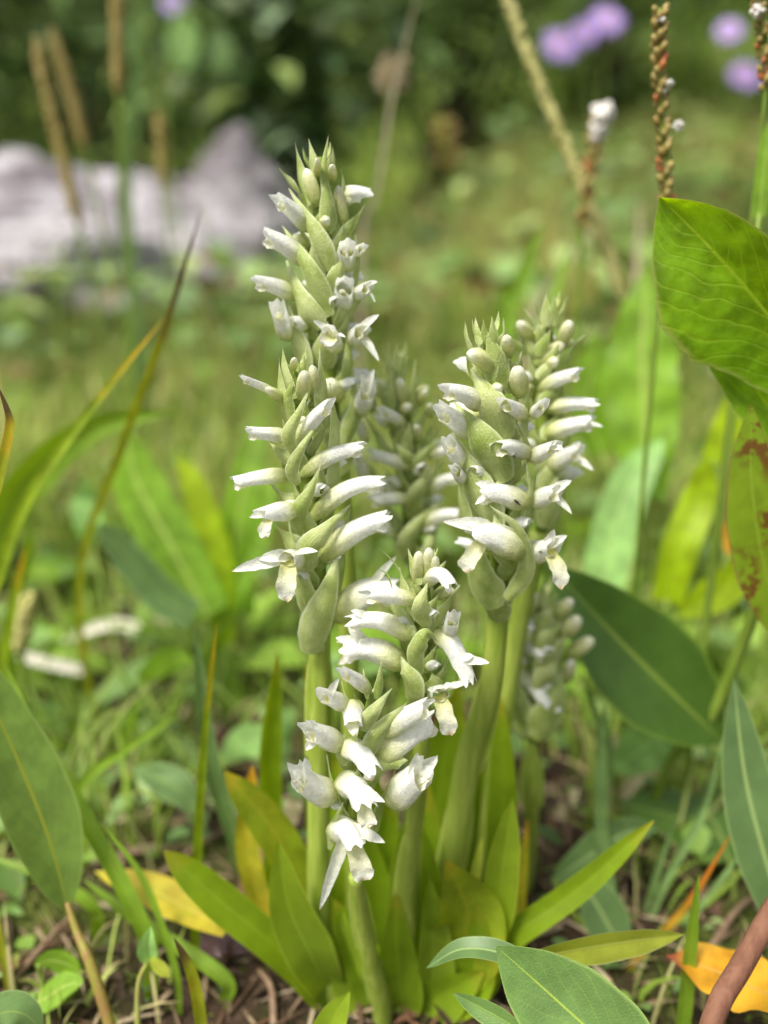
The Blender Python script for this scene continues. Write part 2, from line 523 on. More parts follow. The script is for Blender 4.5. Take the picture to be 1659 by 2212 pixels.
# ------------------------------------------------------------------ ground
def build_ground():
    a = np.linspace(-1, 1, 121)
    xs = np.sign(a) * (0.35 * np.abs(a) + 60 * np.abs(a) ** 6)
    b = np.linspace(0, 1, 190)
    ys = -0.35 + 1.6 * b + 90 * b ** 7
    V = [(x, y, terrain(x, y)) for y in ys for x in xs]
    n = len(xs)
    F = [(i * n + j, i * n + j + 1, (i + 1) * n + j + 1, (i + 1) * n + j) for i in range(len(ys) - 1) for j in range(n - 1)]
    o = bpy.data.objects.new('ground', mesh('ground', V, F, None, MAT['soil']))
    col.objects.link(o)
    o['kind'] = 'structure'
build_ground()
def gz(x, y): return terrain(x, y)
def GP(x, y, dz=-.001): return np.array([x, y, terrain(x, y) + dz])

def mass(name, V, F, tint, mat, label, cat, kind='stuff', parent=None):
    """one mesh with a colour for every face piece"""
    me = bpy.data.meshes.new(name)
    V = np.asarray(V, np.float32); F = np.asarray(F, np.int32)
    me.vertices.add(len(V)); me.vertices.foreach_set('co', V.ravel())
    me.loops.add(F.size); me.loops.foreach_set('vertex_index', F.ravel())
    me.polygons.add(len(F))
    me.polygons.foreach_set('loop_start', np.arange(0, F.size, F.shape[1], dtype=np.int32))
    me.polygons.foreach_set('use_smooth', np.ones(len(F), bool))
    me.update(calc_edges=True)
    at = me.color_attributes.new('tint', 'FLOAT_COLOR', 'POINT')
    at.data.foreach_set('color', np.asarray(tint, np.float32).ravel())
    me.materials.append(mat)
    if parent is not None: return parent.part(name, me)
    o = bpy.data.objects.new(name, me)
    col.objects.link(o)
    o['kind'] = kind
    if label: o['label'], o['category'] = label, cat
    return o

def palette(cols, n, jit=.18):
    c = np.array([S(*k) for k in cols])[nr.integers(0, len(cols), n)]
    c[:, :3] *= nr.uniform(1 - jit, 1 + jit, (n, 1))
    return c

def frustum_points(n, y0, y1, power=1.0, marg=1.75):
    """random ground places inside the view and a margin beside it"""
    u = nr.uniform(0, 1, n)
    y = y0 * (y1 / y0) ** (u ** power)
    half = y * 0.46 * marg + 0.06
    x = nr.uniform(-1, 1, n) * half
    return x, y

def strips(x, y, z, h, w, lean, az, cols, rows=4, bendk=1.0):
    """grass blades as tapered bent strips"""
    n = len(x)
    t = np.linspace(0, 1, rows + 1)
    face = nr.uniform(0, np.pi, n)
    V = np.zeros((n, rows + 1, 2, 3))
    for i, k in enumerate(t):
        cx = x + np.cos(az) * lean * h * k ** 1.8
        cy = y + np.sin(az) * lean * h * k ** 1.8
        cz = z + h * (k - .35 * lean * k ** 2.5)
        ww = w * (1 - k ** 2.2) + w * .04
        for s, sg in enumerate((-1, 1)):
            V[:, i, s, 0] = cx + sg * ww * np.cos(face)
            V[:, i, s, 1] = cy + sg * ww * np.sin(face)
            V[:, i, s, 2] = cz
    base = np.arange(n)[:, None] * (rows + 1) * 2
    F = []
    for i in range(rows):
        F.append(np.stack([base[:, 0] + i * 2, base[:, 0] + i * 2 + 1, base[:, 0] + i * 2 + 3, base[:, 0] + i * 2 + 2], 1))
    F = np.concatenate(F)
    C = np.repeat(cols, (rows + 1) * 2, axis=0)
    return V.reshape(-1, 3), F, C

def leaves(p, L, w, tilt, az, cols, fold=.25):
    """small pointed leaves: 2 x 4 quads folded on the midrib; p is the leaf base"""
    n = len(p)
    prof_ = np.array([.12, .85, 1.0, .6, .02])
    V = np.zeros((n, 5, 3, 3))
    dx, dy = np.cos(az), np.sin(az)
    for i, k in enumerate(np.linspace(0, 1, 5)):
        fx = L * k
        droop = -.25 * L * k * k
        cz = np.sin(tilt) * fx + droop
        ch = np.cos(tilt) * fx
        for s in range(3):
            sg = s - 1
            o = sg * w * prof_[i]
            V[:, i, s, 0] = p[:, 0] + dx * ch - dy * o
            V[:, i, s, 1] = p[:, 1] + dy * ch + dx * o
            V[:, i, s, 2] = p[:, 2] + cz + abs(sg) * w * prof_[i] * fold
    b = np.arange(n) * 15
    F = []
    for i in range(4):
        for s in range(2):
            a = b + i * 3 + s
            F.append(np.stack([a, a + 1, a + 4, a + 3], 1))
    return V.reshape(-1, 3), np.concatenate(F), np.repeat(cols, 15, axis=0)

tz = np.vectorize(terrain)

def patchy(c, x, y):
    """drier and lusher patches of the meadow"""
    k = np.array([mnoise.noise((a * 3.1, b * 3.1, 5.0)) + .6 * mnoise.noise((a * 9, b * 9, 2.0)) for a, b in zip(x, y)])
    c = c.copy()
    c[:, 0] *= np.clip(1 + .75 * k, .5, 1.7)
    c[:, 1] *= np.clip(1 + .55 * k, .55, 1.5)
    c[:, 2] *= np.clip(1 + .75 * k, .5, 1.7)
    return c

# meadow grass, one mass
def build_meadow():
    parts = []
    def add(n, y0, y1, hlo, hhi, wlo, whi, cols, lean=(.15, .8), power=1.0, keep=None):
        x, y = frustum_points(n, y0, y1, power)
        if keep is not None:
            m = keep(x, y); x, y = x[m], y[m]
        n = len(x)
        parts.append(strips(x, y, tz(x, y) - .002, nr.uniform(hlo, hhi, n), nr.uniform(wlo, whi, n), nr.uniform(*lean, n), nr.uniform(0, 6.28, n), patchy(palette(cols, n), x, y)))
    greens = [(116, 148, 50), (136, 162, 64), (102, 134, 46), (152, 168, 82), (128, 154, 70)]
    dry = [(176, 164, 112), (150, 138, 84), (190, 178, 130), (128, 116, 70)]
    lawn = [(118, 136, 62), (134, 148, 76), (150, 152, 88), (110, 126, 60), (162, 160, 102)]
    near = lambda x, y: (np.abs(x - 0.0) > .06) | (y > .24)
    add(950, .20, .42, .015, .045, .0006, .0014, greens, keep=near)
    add(550, .19, .42, .01, .03, .0004, .0009, dry, lean=(.6, 1.4), keep=near)
    add(1500, .19, .42, .02, .06, .0005, .0011, [(138, 166, 66), (154, 178, 84), (126, 152, 56), (170, 176, 110)], lean=(.2, .9), keep=near)
    add(420, .115, .2, .008, .028, .0004, .0008, [(138, 166, 66), (150, 170, 84), (176, 172, 120)], lean=(.3, 1.1), keep=lambda x, y: np.abs(x) > .045)
    add(11500, .38, 1.0, .03, .085, .0009, .0022, greens + lawn)
    add(4600, .40, 1.0, .02, .06, .0006, .0012, dry, lean=(.3, 1.2))
    rock_clear = lambda x, y: ~((x < -.15 * y / 1.3) & (y > .95) & (y < 2.0)) 
    add(20000, .9, 2.8, .04, .11, .0015, .003, lawn + greens, keep=rock_clear)
    add(9500, .9, 2.8, .05, .12, .001, .002, dry, keep=rock_clear)
    add(500, .5, 1.6, .10, .2, .0006, .0013, dry + greens, lean=(.05, .4), keep=rock_clear)
    add(12000, 2.6, 6, .06, .2, .003, .007, greens)
    V, F, C, b = [], [], [], 0
    for v, f, c in parts:
        V.append(v); F.append(f + b); C.append(c); b += len(v)
    mass('meadow_grass', np.concatenate(V), np.concatenate(F), np.concatenate(C), MAT['meadow'], 'short green and straw coloured grass of the meadow behind the orchids', 'grass')
build_meadow()

# low ground cover leaves, one mass
def build_cover():
    V, F, C, b = [], [], [], 0
    def add(n, y0, y1, L0, L1, cols, z0, z1, power=1.0, keep=None):
        nonlocal b
        x, y = frustum_points(n, y0, y1, power)
        if keep is not None:
            m = keep(x, y); x, y = x[m], y[m]
        n = len(x)
        L = nr.uniform(L0, L1, n)
        p = np.stack([x, y, tz(x, y) + nr.uniform(z0, z1, n)], 1)
        v, f, c = leaves(p, L, L * nr.uniform(.22, .42, n), nr.uniform(-.3, .9, n), nr.uniform(0, 6.28, n), palette(cols, n))
        V.append(v); F.append(f + b); C.append(c); b += len(v)
    g = [(120, 150, 66), (96, 128, 60), (134, 166, 96), (110, 142, 84), (88, 116, 66), (150, 176, 110)]
    clear = lambda x, y: (np.abs(x + .002) > .04) | (y > .19)
    add(450, .185, .42, .006, .014, g, .0, .014, keep=clear)
    add(330, .12, .24, .003, .007, g, -.001, .006, keep=clear)
    add(2100, .38, 1.2, .010, .028, g, .0, .035)
    add(420, .27, .7, .018, .042, [(126, 164, 48), (146, 182, 66), (106, 142, 56), (128, 160, 92)], .0, .02)
    add(1500, .7, 2.8, .025, .07, g + [(170, 190, 120), (140, 168, 124), (60, 84, 40), (122, 96, 66)], .02, .11)
    add(3500, 1.0, 3.0, .012, .035, g + [(140, 150, 80)], .0, .05)
    mass('ground_cover', np.concatenate(V), np.concatenate(F), np.concatenate(C), MAT['cover'], 'low small-leaved ground cover spreading over the soil', 'ground cover')
build_cover()

# fallen bits on the soil, one mass
def build_litter():
    n = 3600
    x, y = frustum_points(n, .11, .6)
    k = nr.uniform(0, 1, n)
    cols = palette([(122, 104, 82), (92, 72, 56), (150, 132, 106), (70, 54, 42), (176, 160, 134), (104, 76, 56), (60, 48, 36)], n)
    L = nr.uniform(.004, .022, n)
    p = np.stack([x, y, tz(x, y) + nr.uniform(.0, .003, n)], 1)
    w = np.where(k < .9, nr.uniform(.0003, .0007, n), L * .16)
    v, f, c = leaves(p, L, w, nr.uniform(-.1, .25, n), nr.uniform(0, 6.28, n), cols, fold=.5)
    mass('leaf_litter', v, f, c, MAT['litter'], 'brown and straw coloured plant litter strewn over dark soil', 'leaf litter')
    n = 3600
    x, y = frustum_points(n, .11, .5)
    p = np.stack([x, y, tz(x, y) - .0005], 1)
    L = nr.uniform(.0015, .004, n)
    v, f, c = leaves(p, L, L * .2, nr.uniform(.5, 1.4, n), nr.uniform(0, 6.28, n), palette([(70, 86, 30), (96, 108, 42), (58, 70, 28), (112, 116, 54)], n))
    mass('moss', v, f, c, MAT['cover'], 'fine dark green moss carpeting the soil between stems', 'moss')
build_litter()

# ------------------------------------------------------------------ orchids
def hood(C0, C1, C2, r, kind, seed):
    """flower tube: full round at the base, three ragged lobes at the upper lip; bud closed"""
    rs = random.Random(seed)
    n, seg = 16, 22
    ts = np.linspace(0, 1, n)
    bez = lambda t: C0 * (1 - t) ** 2 + 2 * C1 * t * (1 - t) + C2 * t * t if t <= 1 else C2 + (C2 - C1) * 2 * (t - 1)
    if kind == 'bud':
        rad = np.interp(ts, [0, .15, .4, .65, .85, .95, 1], [.5, .85, 1.0, .95, .72, .45, .06])
    else:
        rad = np.interp(ts, [0, .15, .35, .6, .85, 1], [.5, .9, 1.02, .9, .80, .80])
    lobes = [rs.uniform(-.2, .2), rs.uniform(.75, 1.25), -rs.uniform(.75, 1.25)]
    amp = [rs.uniform(.08, .17), rs.uniform(.08, .2), rs.uniform(.08, .2)]
    V, UV, F = [], [], []
    for i, t in enumerate(ts):
        for k in range(seg):
            th = 2 * math.pi * k / seg
            a = th if th <= math.pi else th - 2 * math.pi     # 0 is the top
            if kind == 'bud':
                tt, fl = t, 0
            else:
                e = -.16 * max(0, min(1, (abs(a) - 1.5) / .8))
                lb = sum(am * math.exp(-((a - l0) / .34) ** 2) for l0, am in zip(lobes, amp))
                tt = t * (1 + e + (lb + rs.uniform(-.035, .035)) * t ** 3)
                fl = lb * 1.1 * max(0, t - .7) / .3
            c = bez(tt); e_ = 1e-3
            tg = unit(bez(tt + e_) - bez(tt - e_))
            up = np.array([0, 0, 1.0]); up = unit(up - tg * np.dot(up, tg))
            if abs(tg[2]) > .93:
                up = np.array([0, -1.0, 0.3]); up = unit(up - tg * np.dot(up, tg))
            sd = np.cross(tg, up)
            rr = r * rad[i] * (1 + fl) * (1 + .05 * math.sin(a * 5 + seed))
            V.append(c + (up * math.cos(th) * .95 + sd * math.sin(th)) * rr)
            UV.append((k / seg, t))
    for i in range(n - 1):
        for k in range(seg):
            a, b = i * seg + k, i * seg + (k + 1) % seg
            F.append((a, b, b + seg, a + seg))
    return V, F, UV

class Orchid:
    def __init__(self, label, T, axis, ys, Rz, base_px, base_y):
        s, ox, oy = T
        self.f = lambda q: (ox + q[0] * s, oy + q[1] * s)
        self.s = s
        self.axis = [self.f(a) for a in axis]
        self.ys = ys
        self.R = Rz * s
        bx = P(base_px[0], base_px[1], base_y)
        self.base = GP(bx[0], base_y, -.002)
        self.t = Thing('orchid', label, 'orchid', self.base, 'white flowered orchids in one clump')
        self.k = 0
    def ax(self, py):
        p = self.axis
        yy = [a[1] for a in p]
        return np.interp(py, yy, [a[0] for a in p]), np.interp(py, yy, self.ys)
    def pt(self, q, rk=1.0, fwd=0.0, zoom=True):
        px, py = self.f(q) if zoom else q
        axx, y = self.ax(py)
        m = M(py, y)
        r = self.R * rk * self.taper(py)
        dx = px - axx
        return P(px, py, y - math.sqrt(max(0, r * r - dx * dx)) * m - fwd)
    def taper(self, py):
        top, bot = self.axis[0][1], self.axis[-1][1]
        u = (py - top) / max(1, bot - top)
        return .45 + .55 * min(1, max(0, u / .35))
    def axp(self, py):
        x, y = self.ax(py)
        return P(x, py, y)
    def bract(self, w, *pts, mat='bract', lift=0.0, shape='bract', cup=-.34):
        self.k += 1
        n = len(pts)
        Q = []
        for i, q in enumerate(pts):
            Q.append(self.pt(q, .72 if i == 0 else (1.0 if i < n - 1 else .92), lift * (.3 if i == 0 else 1) + .00025 * (self.k % 5)))
        if n == 2:
            mid = (Q[0] + Q[1]) / 2
            a = self.axp(np.clip((self.f(pts[0])[1] + self.f(pts[1])[1]) / 2, self.axis[0][1], self.axis[-1][1]))
            Q = [Q[0], mid + unit(mid - a) * w * self.s * M(1100, self.ys[0]) * .22, Q[1]]
        c = sum(Q) / len(Q)
        py = (self.f(pts[0])[1] + self.f(pts[-1])[1]) / 2
        nrm = unit(c - self.axp(py)) + unit(CAMP - c) * .55
        hw = .98 * w * self.s * M(py, self.ys[0])
        v, f, u = sheet(Q, hw, shape, nrm=nrm, cup=cup, fold=-.12, nv=18, nu=9, wave=.09, wf=1.6, jag=.03, seed=self.k + int(pts[0][0]))
        o = self.t.part('bract', mesh('bract', v, f, u, MAT[mat if self.k % 3 else 'bract2']))
        return o
    def flower(self, kind, r, b, tp, bend=0.0, sep=(), lip=None, fwd=None, sw=None, lw=None, rk=.5):
        self.k += 1
        seed = self.k * 7 + int(b[0])
        B = self.pt(b, rk)
        bx, by = self.f(b); tx, ty = self.f(tp)
        yb = B[1]
        m = M(by, yb)
        L = math.hypot(tx - bx, ty - by) * m
        if fwd is None:
            full = .0072 if kind == 'bud' else .0105
            fwd = min(.006, .75 * math.sqrt(max(0, full * full - L * L)))
        E = P(tx, ty, yb - fwd)
        C1 = (B + E) / 2
        C1 = P(*( (bx + tx) / 2, (by + ty) / 2 - bend * self.s), C1[1])
        C1 = C1 * 2 - (B + E) / 2 if bend else C1
        rm = 1.07 * r * self.s * m
        v, f, u = hood(B, C1, E, rm, kind, seed)
        fl = self.t.part('bud' if kind == 'bud' else 'flower', mesh('flower', v, f, u, MAT['bud' if kind == 'bud' else 'hood']))
        if kind == 'bud': return fl
        tg = unit(E - C1)
        neck = E - tg * rm * 1.3
        for i, q in enumerate(sep):
            qx, qy = self.f(q)
            e = P(qx, qy, E[1] - .0008 * (1 - i * .7))
            mid = (neck + e) / 2 + np.array([0, -.0004, .0003])
            ww = (sw or r * .48) * self.s * m
            v, f, u = sheet([neck, mid, e], ww, 'sepal', nrm=(CAMP - e) + np.array([.05, 0, .12]), cup=.35, nv=12, nu=5, jag=.08, roll=rnd.uniform(-.5, .5), seed=seed + i)
            sub('sepal', mesh('sepal', v, f, u, MAT['petal']), fl)
        down = np.array([0, 0, -1.0])
        if lip is not None:
            lx, ly = self.f(lip)
            e = P(lx, ly, E[1] - .0012)
            st = E - tg * rm * .9 + down * rm * .25
            mid = st * .45 + e * .55 + tg * rm * .5
            ww = (lw or r * .62) * self.s * m
        else:
            st = E - tg * rm * 1.4 + down * rm * .3
            e = E + tg * rm * .5 + down * rm * .62
            mid = (st + e) / 2 + tg * rm * .25
            ww = rm * .5
        v, f, u = sheet([st, mid, e], ww, 'lip', nrm=(CAMP - e) + tg * .05, cup=.5, nv=12, nu=7, wave=.22, wf=3, jag=.13, seed=seed + 9)
        sub('lip', mesh('lip', v, f, u, MAT['lip']), fl)
        return fl
    def core(self, pts, ys, hw, sheaths=()):
        """stem in grid units from the spike down to the soil"""
        Q = [P(a[0], a[1], y) for a, y in zip(pts, ys)] + [self.base]
        rad = [h * M(a[1], y) for h, a, y in zip(hw, pts, ys)] + [hw[-1] * M(1900, ys[-1]) * 1.05]
        v, f, u = tube(Q, rad, 30, 14)
        self.t.part('stem', mesh('stem', v, f, u, MAT['stem']))
        A = [self.axp(py) for py in np.linspace(self.axis[0][1] + 30, self.axis[-1][1] + 6, 7)]
        v, f, u = tube(A, [self.R * .16 * M(900, self.ys[0]), self.R * .38 * M(900, self.ys[0]), self.R * .38 * M(900, self.ys[0]), self.R * .24 * M(900, self.ys[0])], 14, 10)
        self.t.part('spike_axis', mesh('spike_axis', v, f, u, MAT['axis']))
        C = curve(Q, 40)
        for (t0, t1, h) in sheaths:       # papery bracts clasping the stem
            i0, i1 = int(t0 * 39), int(t1 * 39)
            seg_ = [C[i0], C[(i0 + i1) // 2], C[i1]]
            r0 = np.interp(t0, np.linspace(0, 1, len(rad)), rad)
            off = unit(CAMP - seg_[0]) * np.array([1, 1, 0]) * r0 * .25
            v, f, u = sheet([p + off for p in seg_], r0 * h, 'sheath', cup=-.95, nv=14, nu=9, seed=i0)
            self.t.part('sheath', mesh('sheath', v, f, u, MAT['sheath']))
    def fill(self, nb, nf):
        """the rest of the spiral: slim bracts all round with a small floret tube beside many of them"""
        top, bot = self.axis[0][1], self.axis[-1][1]
        rs = random.Random(int(top))
        nb = int(nb * 1.7)
        for i in range(nb):
            u = (i + .5) / nb
            py = top + 22 + (bot - top - 30) * u
            a = self.axp(py); m = M(py, a[1])
            th = i * 2.4 + .6
            rr = self.R * self.taper(py) * m
            dr = np.array([math.cos(th), math.sin(th), 0])
            tw = np.array([-math.sin(th), math.cos(th), 0]) * rs.uniform(-.1, .5)
            h = self.R * m * rs.uniform(1.2, 1.6) * (.5 + .5 * min(1, u * 2.5))
            back = dr[1] > -.2
            k = 1.0 if back else .8
            p0 = a + dr * rr * .35 - np.array([0, 0, .25 * h]); p1 = a + (dr * .9 + tw * .5) * rr * k + np.array([0, 0, .3 * h]); p2 = a + (dr * (.98 if back else .82) + tw) * rr + np.array([0, 0, h * .85])
            v, f, uv = sheet([p0, p1, p2], rr * rs.uniform(.36, .48), 'bract', nrm=dr, cup=-.4, fold=-.15, nv=12, nu=5, seed=i)
            self.t.part('bract', mesh('bract', v, f, uv, MAT['bract2' if i % 2 else 'bract']))
            if i % 2 and .12 < u < .84:
                q0 = a + dr * rr * .5; q2 = a + (dr * (1.05 if not back else 1.4) + tw * .6) * rr + np.array([0, 0, rr * .3]); q1 = (q0 + q2) / 2 + np.array([0, 0, rr * .22])
                v, f, uv = hood(q0, q1, q2, rr * rs.uniform(.2, .27), 'tube' if u > .3 else 'bud', i)
                self.t.part('flower' if u > .3 else 'bud', mesh('flower', v, f, uv, MAT['hood' if u > .3 else 'bud']))
        for i in range(nf):
            u = (i + .7) / nf
            py = top + 60 + (bot - top - 60) * u * .85
            a = self.axp(py); m = M(py, a[1])
            th = rs.uniform(.35, 2.8)
            dr = np.array([math.cos(th), math.sin(th), 0])
            rr = self.R * m
            p0 = a + dr * rr * .5; p2 = a + dr * rr * 1.55 + np.array([0, 0, rr * .25]); p1 = a + dr * rr * .9 + np.array([0, 0, rr * .45])
            v, f, uv = hood(p0, p1, p2, rr * .33, 'tube', i)
            fl = self.t.part('flower', mesh('flower', v, f, uv, MAT['hood']))
    def leaf(self, w, pts, ys, mat='oleaf', shape='blunt', fold=.22, roll=.0, root=True, cup=0.15):
        if isinstance(ys, (int, float)): ys = [ys] * len(pts)
        Q = [P(a[0], a[1], y) for a, y in zip(pts, ys)]
        if root:
            b = self.base + np.array([(Q[0][0] - self.base[0]) * .35, 0, 0])
            Q = [b] + Q
        hw = w * M(pts[len(pts) // 2][1], ys[len(pts) // 2])
        v, f, u = sheet(Q, hw, shape, fold=fold, roll=roll, cup=cup, nv=26, nu=9, wave=.04, seed=int(pts[0][0]))
        self.t.part('leaf', mesh('leaf', v, f, u, MAT[mat]))

ZA = (.2800, 464.5, 265.4); ZB = (.3149, 464.5, 730.0); ZD = (.3299, 895.9, 597.2)
ZF = (.3901, 597.2, 1128.1); ZC = (.2250, 730.0, 716.7); ZH = (.3150, 1035.2, 1194.5)

# --- the tall spike
o = Orchid('tallest white orchid spike, rising above all the others in the clump', ZA,
           [(800, 160), (830, 900), (800, 1500), (860, 2000), (930, 2900)], [.172, .171, .170, .170, .170], 235, (770, 2100), .163)
o.core([(735, 960), (748, 1250), (765, 1700), (775, 2000)], [.170, .169, .166, .164], [18, 20, 22, 26])
o.fill(20, 6)
for w, *p in [(75, (720, 640), (650, 400), (620, 150)), (42, (790, 420), (722, 120)), (32, (850, 600), (845, 330), (875, 85)), (34, (910, 420), (908, 175)),
              (40, (1010, 700), (1005, 520), (975, 355)), (75, (890, 830), (870, 620), (845, 310)), (38, (640, 540), (560, 440), (495, 350)),
              (90, (890, 1140), (770, 850), (570, 505)), (95, (870, 1500), (720, 1130), (515, 790)), (125, (800, 1600), (670, 1400), (548, 1060)),
              (110, (700, 1950), (600, 1650), (565, 1380)), (62, (960, 950), (1060, 800), (1155, 635)), (48, (1080, 1330), (1110, 1080), (1085, 860)),
              (45, (1000, 1580), (1090, 1420), (1175, 1290)), (62, (1000, 2080), (1040, 1850), (1015, 1600)), (80, (900, 1300), (960, 1150), (1000, 960)),
              (90, (980, 1600), (1020, 1430), (1060, 1200)), (80, (1010, 2500), (1090, 2200), (1060, 1900)), (90, (850, 2400), (800, 2200), (780, 1900))]:
    o.bract(w, *p)
for a in [('bud', 55, (800, 650), (700, 350)), ('bud', 48, (1000, 800), (948, 480)), ('bud', 30, (790, 420), (790, 275)), ('bud', 34, (905, 450), (905, 325)),
          ('tube', 66, (740, 830), (490, 605), 20), ('tube', 76, (720, 1090), (400, 885), 25), ('tube', 64, (620, 1340), (335, 1235), 20), ('tube', 66, (560, 1660), (480, 1430), 0),
          ('tube', 70, (1000, 1130), (1020, 960), 20), ('tube', 38, (1080, 1010), (1140, 965), 5), ('tube', 76, (985, 1450), (1000, 1255), 20), ('bud', 70, (960, 2130), (870, 1990))]:
    o.flower(*a)
o.flower('tube', 66, (930, 1760), (880, 1620), 20, sep=[(755, 1525), (1005, 1655)], lip=(850, 1725), lw=62, rk=.9)
o.flower('tube', 50, (1080, 1350), (1180, 1270), 10, sep=[(1255, 1225), (1235, 1385)])
o.flower('tube', 62, (1060, 1690), (1130, 1610), 10, sep=[(1265, 1480), (1265, 1840)], sw=38)
o.flower('tube', 70, (1110, 2250), (1180, 2060), 10, sep=[(1230, 1900), (1130, 1930)])

o.leaf(46, [(740, 2000), (715, 1800), (735, 1600)], [.166, .17, .171], 'oleaf', 'strap')
o.leaf(40, [(800, 2000), (812, 1800), (800, 1620)], [.166, .17, .171], 'oleaf_l', 'strap', roll=-.4)
# --- front left spike
o = Orchid('white orchid spike with flowers in two staggered ranks, in front of the tallest one', ZB,
           [(560, 80), (600, 700), (680, 1300), (720, 1900), (700, 2150)], [.151, .151, .1515, .152, .152], 185, (735, 2140), .152)
o.core([(690, 1370), (690, 1600), (690, 1980), (712, 2100)], [.152, .152, .152, .152], [24, 25, 25, 28], sheaths=[(.30, .02, 1.25)])
o.fill(20, 5)
for w, *p in [(58, (500, 580), (440, 350), (440, 130)), (38, (540, 420), (475, 220), (462, 60)), (34, (600, 330), (610, 200), (605, 85)), (80, (780, 620), (745, 330), (722, 70)),
              (100, (820, 1150), (850, 750), (790, 310)), (52, (510, 580), (490, 420), (540, 280)),
              (62, (560, 860), (450, 800), (365, 715)), (75, (570, 1170), (470, 1110), (385, 1005)), (95, (590, 1500), (500, 1400), (400, 1270)),
              (95, (650, 1920), (600, 1720), (570, 1480)), (28, (615, 1950), (580, 1780), (540, 1620)),
              (80, (860, 1750), (890, 1450), (925, 1150))]:
    o.bract(w, *p)
for w, *p in [(52, (540, 800), (500, 670), (570, 520), (652, 335)), (50, (570, 1010), (530, 900), (610, 730), (742, 545)), (66, (590, 1330), (575, 1190), (650, 1050), (725, 870)),
              (95, (660, 1600), (660, 1440), (770, 1310), (930, 1140)), (118, (650, 2170), (700, 1960), (790, 1700), (858, 1440))]:
    o.bract(w, *p, lift=.0012)
for a in [('bud', 36, (480, 430), (350, 345)), ('bud', 50, (600, 430), (615, 225)), ('bud', 42, (690, 430), (668, 185)), ('bud', 26, (535, 220), (545, 140)),
          ('tube', 55, (555, 740), (780, 470), 30), ('tube', 50, (520, 680), (245, 655), 6), ('tube', 58, (590, 940), (980, 765), 35), ('tube', 56, (520, 940), (155, 990), 12),
          ('tube', 64, (665, 1240), (1110, 1000), 70)]:
    o.flower(*a)
o.flower('tube', 30, (420, 380), (200, 285), 5)
o.flower('tube', 68, (550, 1190), (330, 1225), 15, sep=[(232, 1230)], lip=(360, 1370), lw=45, rk=.9)
o.flower('tube', 80, (735, 1510), (1150, 1260), 45, sep=[(1185, 1330)])
o.flower('tube', 66, (570, 1560), (490, 1520), 25, sep=[(115, 1600), (705, 1465), (300, 1520)], lip=(495, 1810), lw=68, sw=48, rk=1.1)
o.flower('tube', 105, (830, 1930), (1200, 1740), 70, sep=[(1245, 1495)], sw=28)
for lf in [(40, [(610, 2060), (480, 1950), (355, 1838)], [.150, .149, .148], 'oleaf'), (42, [(690, 2000), (600, 1810), (486, 1668)], [.158, .158, .157], 'oleaf_y'),
           (26, [(590, 2020), (535, 1840), (545, 1655)], [.160, .162, .163], 'oleaf_yy'), (54, [(680, 2080), (625, 1960), (600, 1812)], [.146, .145, .144], 'oleaf_l')]:
    o.leaf(*lf, shape='lanc' if lf[3] == 'oleaf_l' else 'blunt')
o.leaf(58, [(700, 2120), (665, 2030), (645, 1925)], [.149, .1485, .148], 'oleaf', 'lanc')
o.leaf(30, [(600, 1980), (580, 1650), (600, 1412)], [.172, .174, .175], 'oleaf', 'strap', roll=.5)
o.leaf(22, [(560, 1950), (455, 1650), (420, 1356)], [.172, .176, .178], 'sage', 'strap', roll=.4)

# --- spike behind, middle
o = Orchid('white orchid spike seen between the two tall front spikes, standing behind them', ZC,
           [(560, 120), (600, 700), (680, 1300), (720, 1900), (750, 2400)], [.182] * 5, 260, (850, 2050), .174)
o.core([(895, 1250), (905, 1500), (890, 1850)], [.181, .180, .177], [20, 21, 24])
o.fill(18, 5)
for w, *p in [(36, (480, 420), (485, 90)), (40, (560, 380), (565, 110)), (30, (600, 430), (625, 200)), (40, (740, 750), (735, 500), (745, 260)), (62, (430, 700), (370, 380)),
              (42, (950, 780), (925, 550)), (60, (500, 760), (500, 350)), (62, (770, 1280), (640, 1180), (540, 1050)), (60, (750, 1340), (830, 1180), (1020, 1000)),
              (80, (700, 1690), (800, 1480), (1030, 1230)), (90, (620, 2180), (720, 1900), (1030, 1590)), (62, (400, 1130), (330, 950), (230, 790)), (62, (370, 1450), (310, 1330), (250, 1200)),
              (60, (650, 1180), (690, 860)), (62, (850, 1120), (1020, 870)), (90, (520, 1900), (450, 1650), (430, 1400)), (90, (830, 2300), (900, 2050), (960, 1800))]:
    o.bract(w, *p)
for a in [('bud', 55, (640, 720), (590, 440)), ('tube', 55, (640, 900), (430, 765), 15), ('bud', 55, (330, 760), (300, 590)), ('bud', 42, (780, 700), (850, 555)), ('bud', 38, (890, 820), (880, 690)),
          ('bud', 44, (770, 1060), (755, 890)), ('tube', 48, (270, 1060), (165, 800), 0), ('tube', 66, (740, 1310), (330, 1180), 10), ('tube', 60, (280, 1420), (170, 1190), 0),
          ('tube', 50, (880, 1210), (1110, 1130), 20), ('tube', 60, (860, 1550), (1130, 1410), 40), ('tube', 68, (810, 1880), (1140, 1760), 45)]:
    o.flower(*a)
o.flower('tube', 78, (300, 720), (250, 450), 0, sep=[(350, 360), (180, 380)])
o.flower('tube', 66, (680, 1610), (350, 1630), 20, sep=[(430, 1545)])

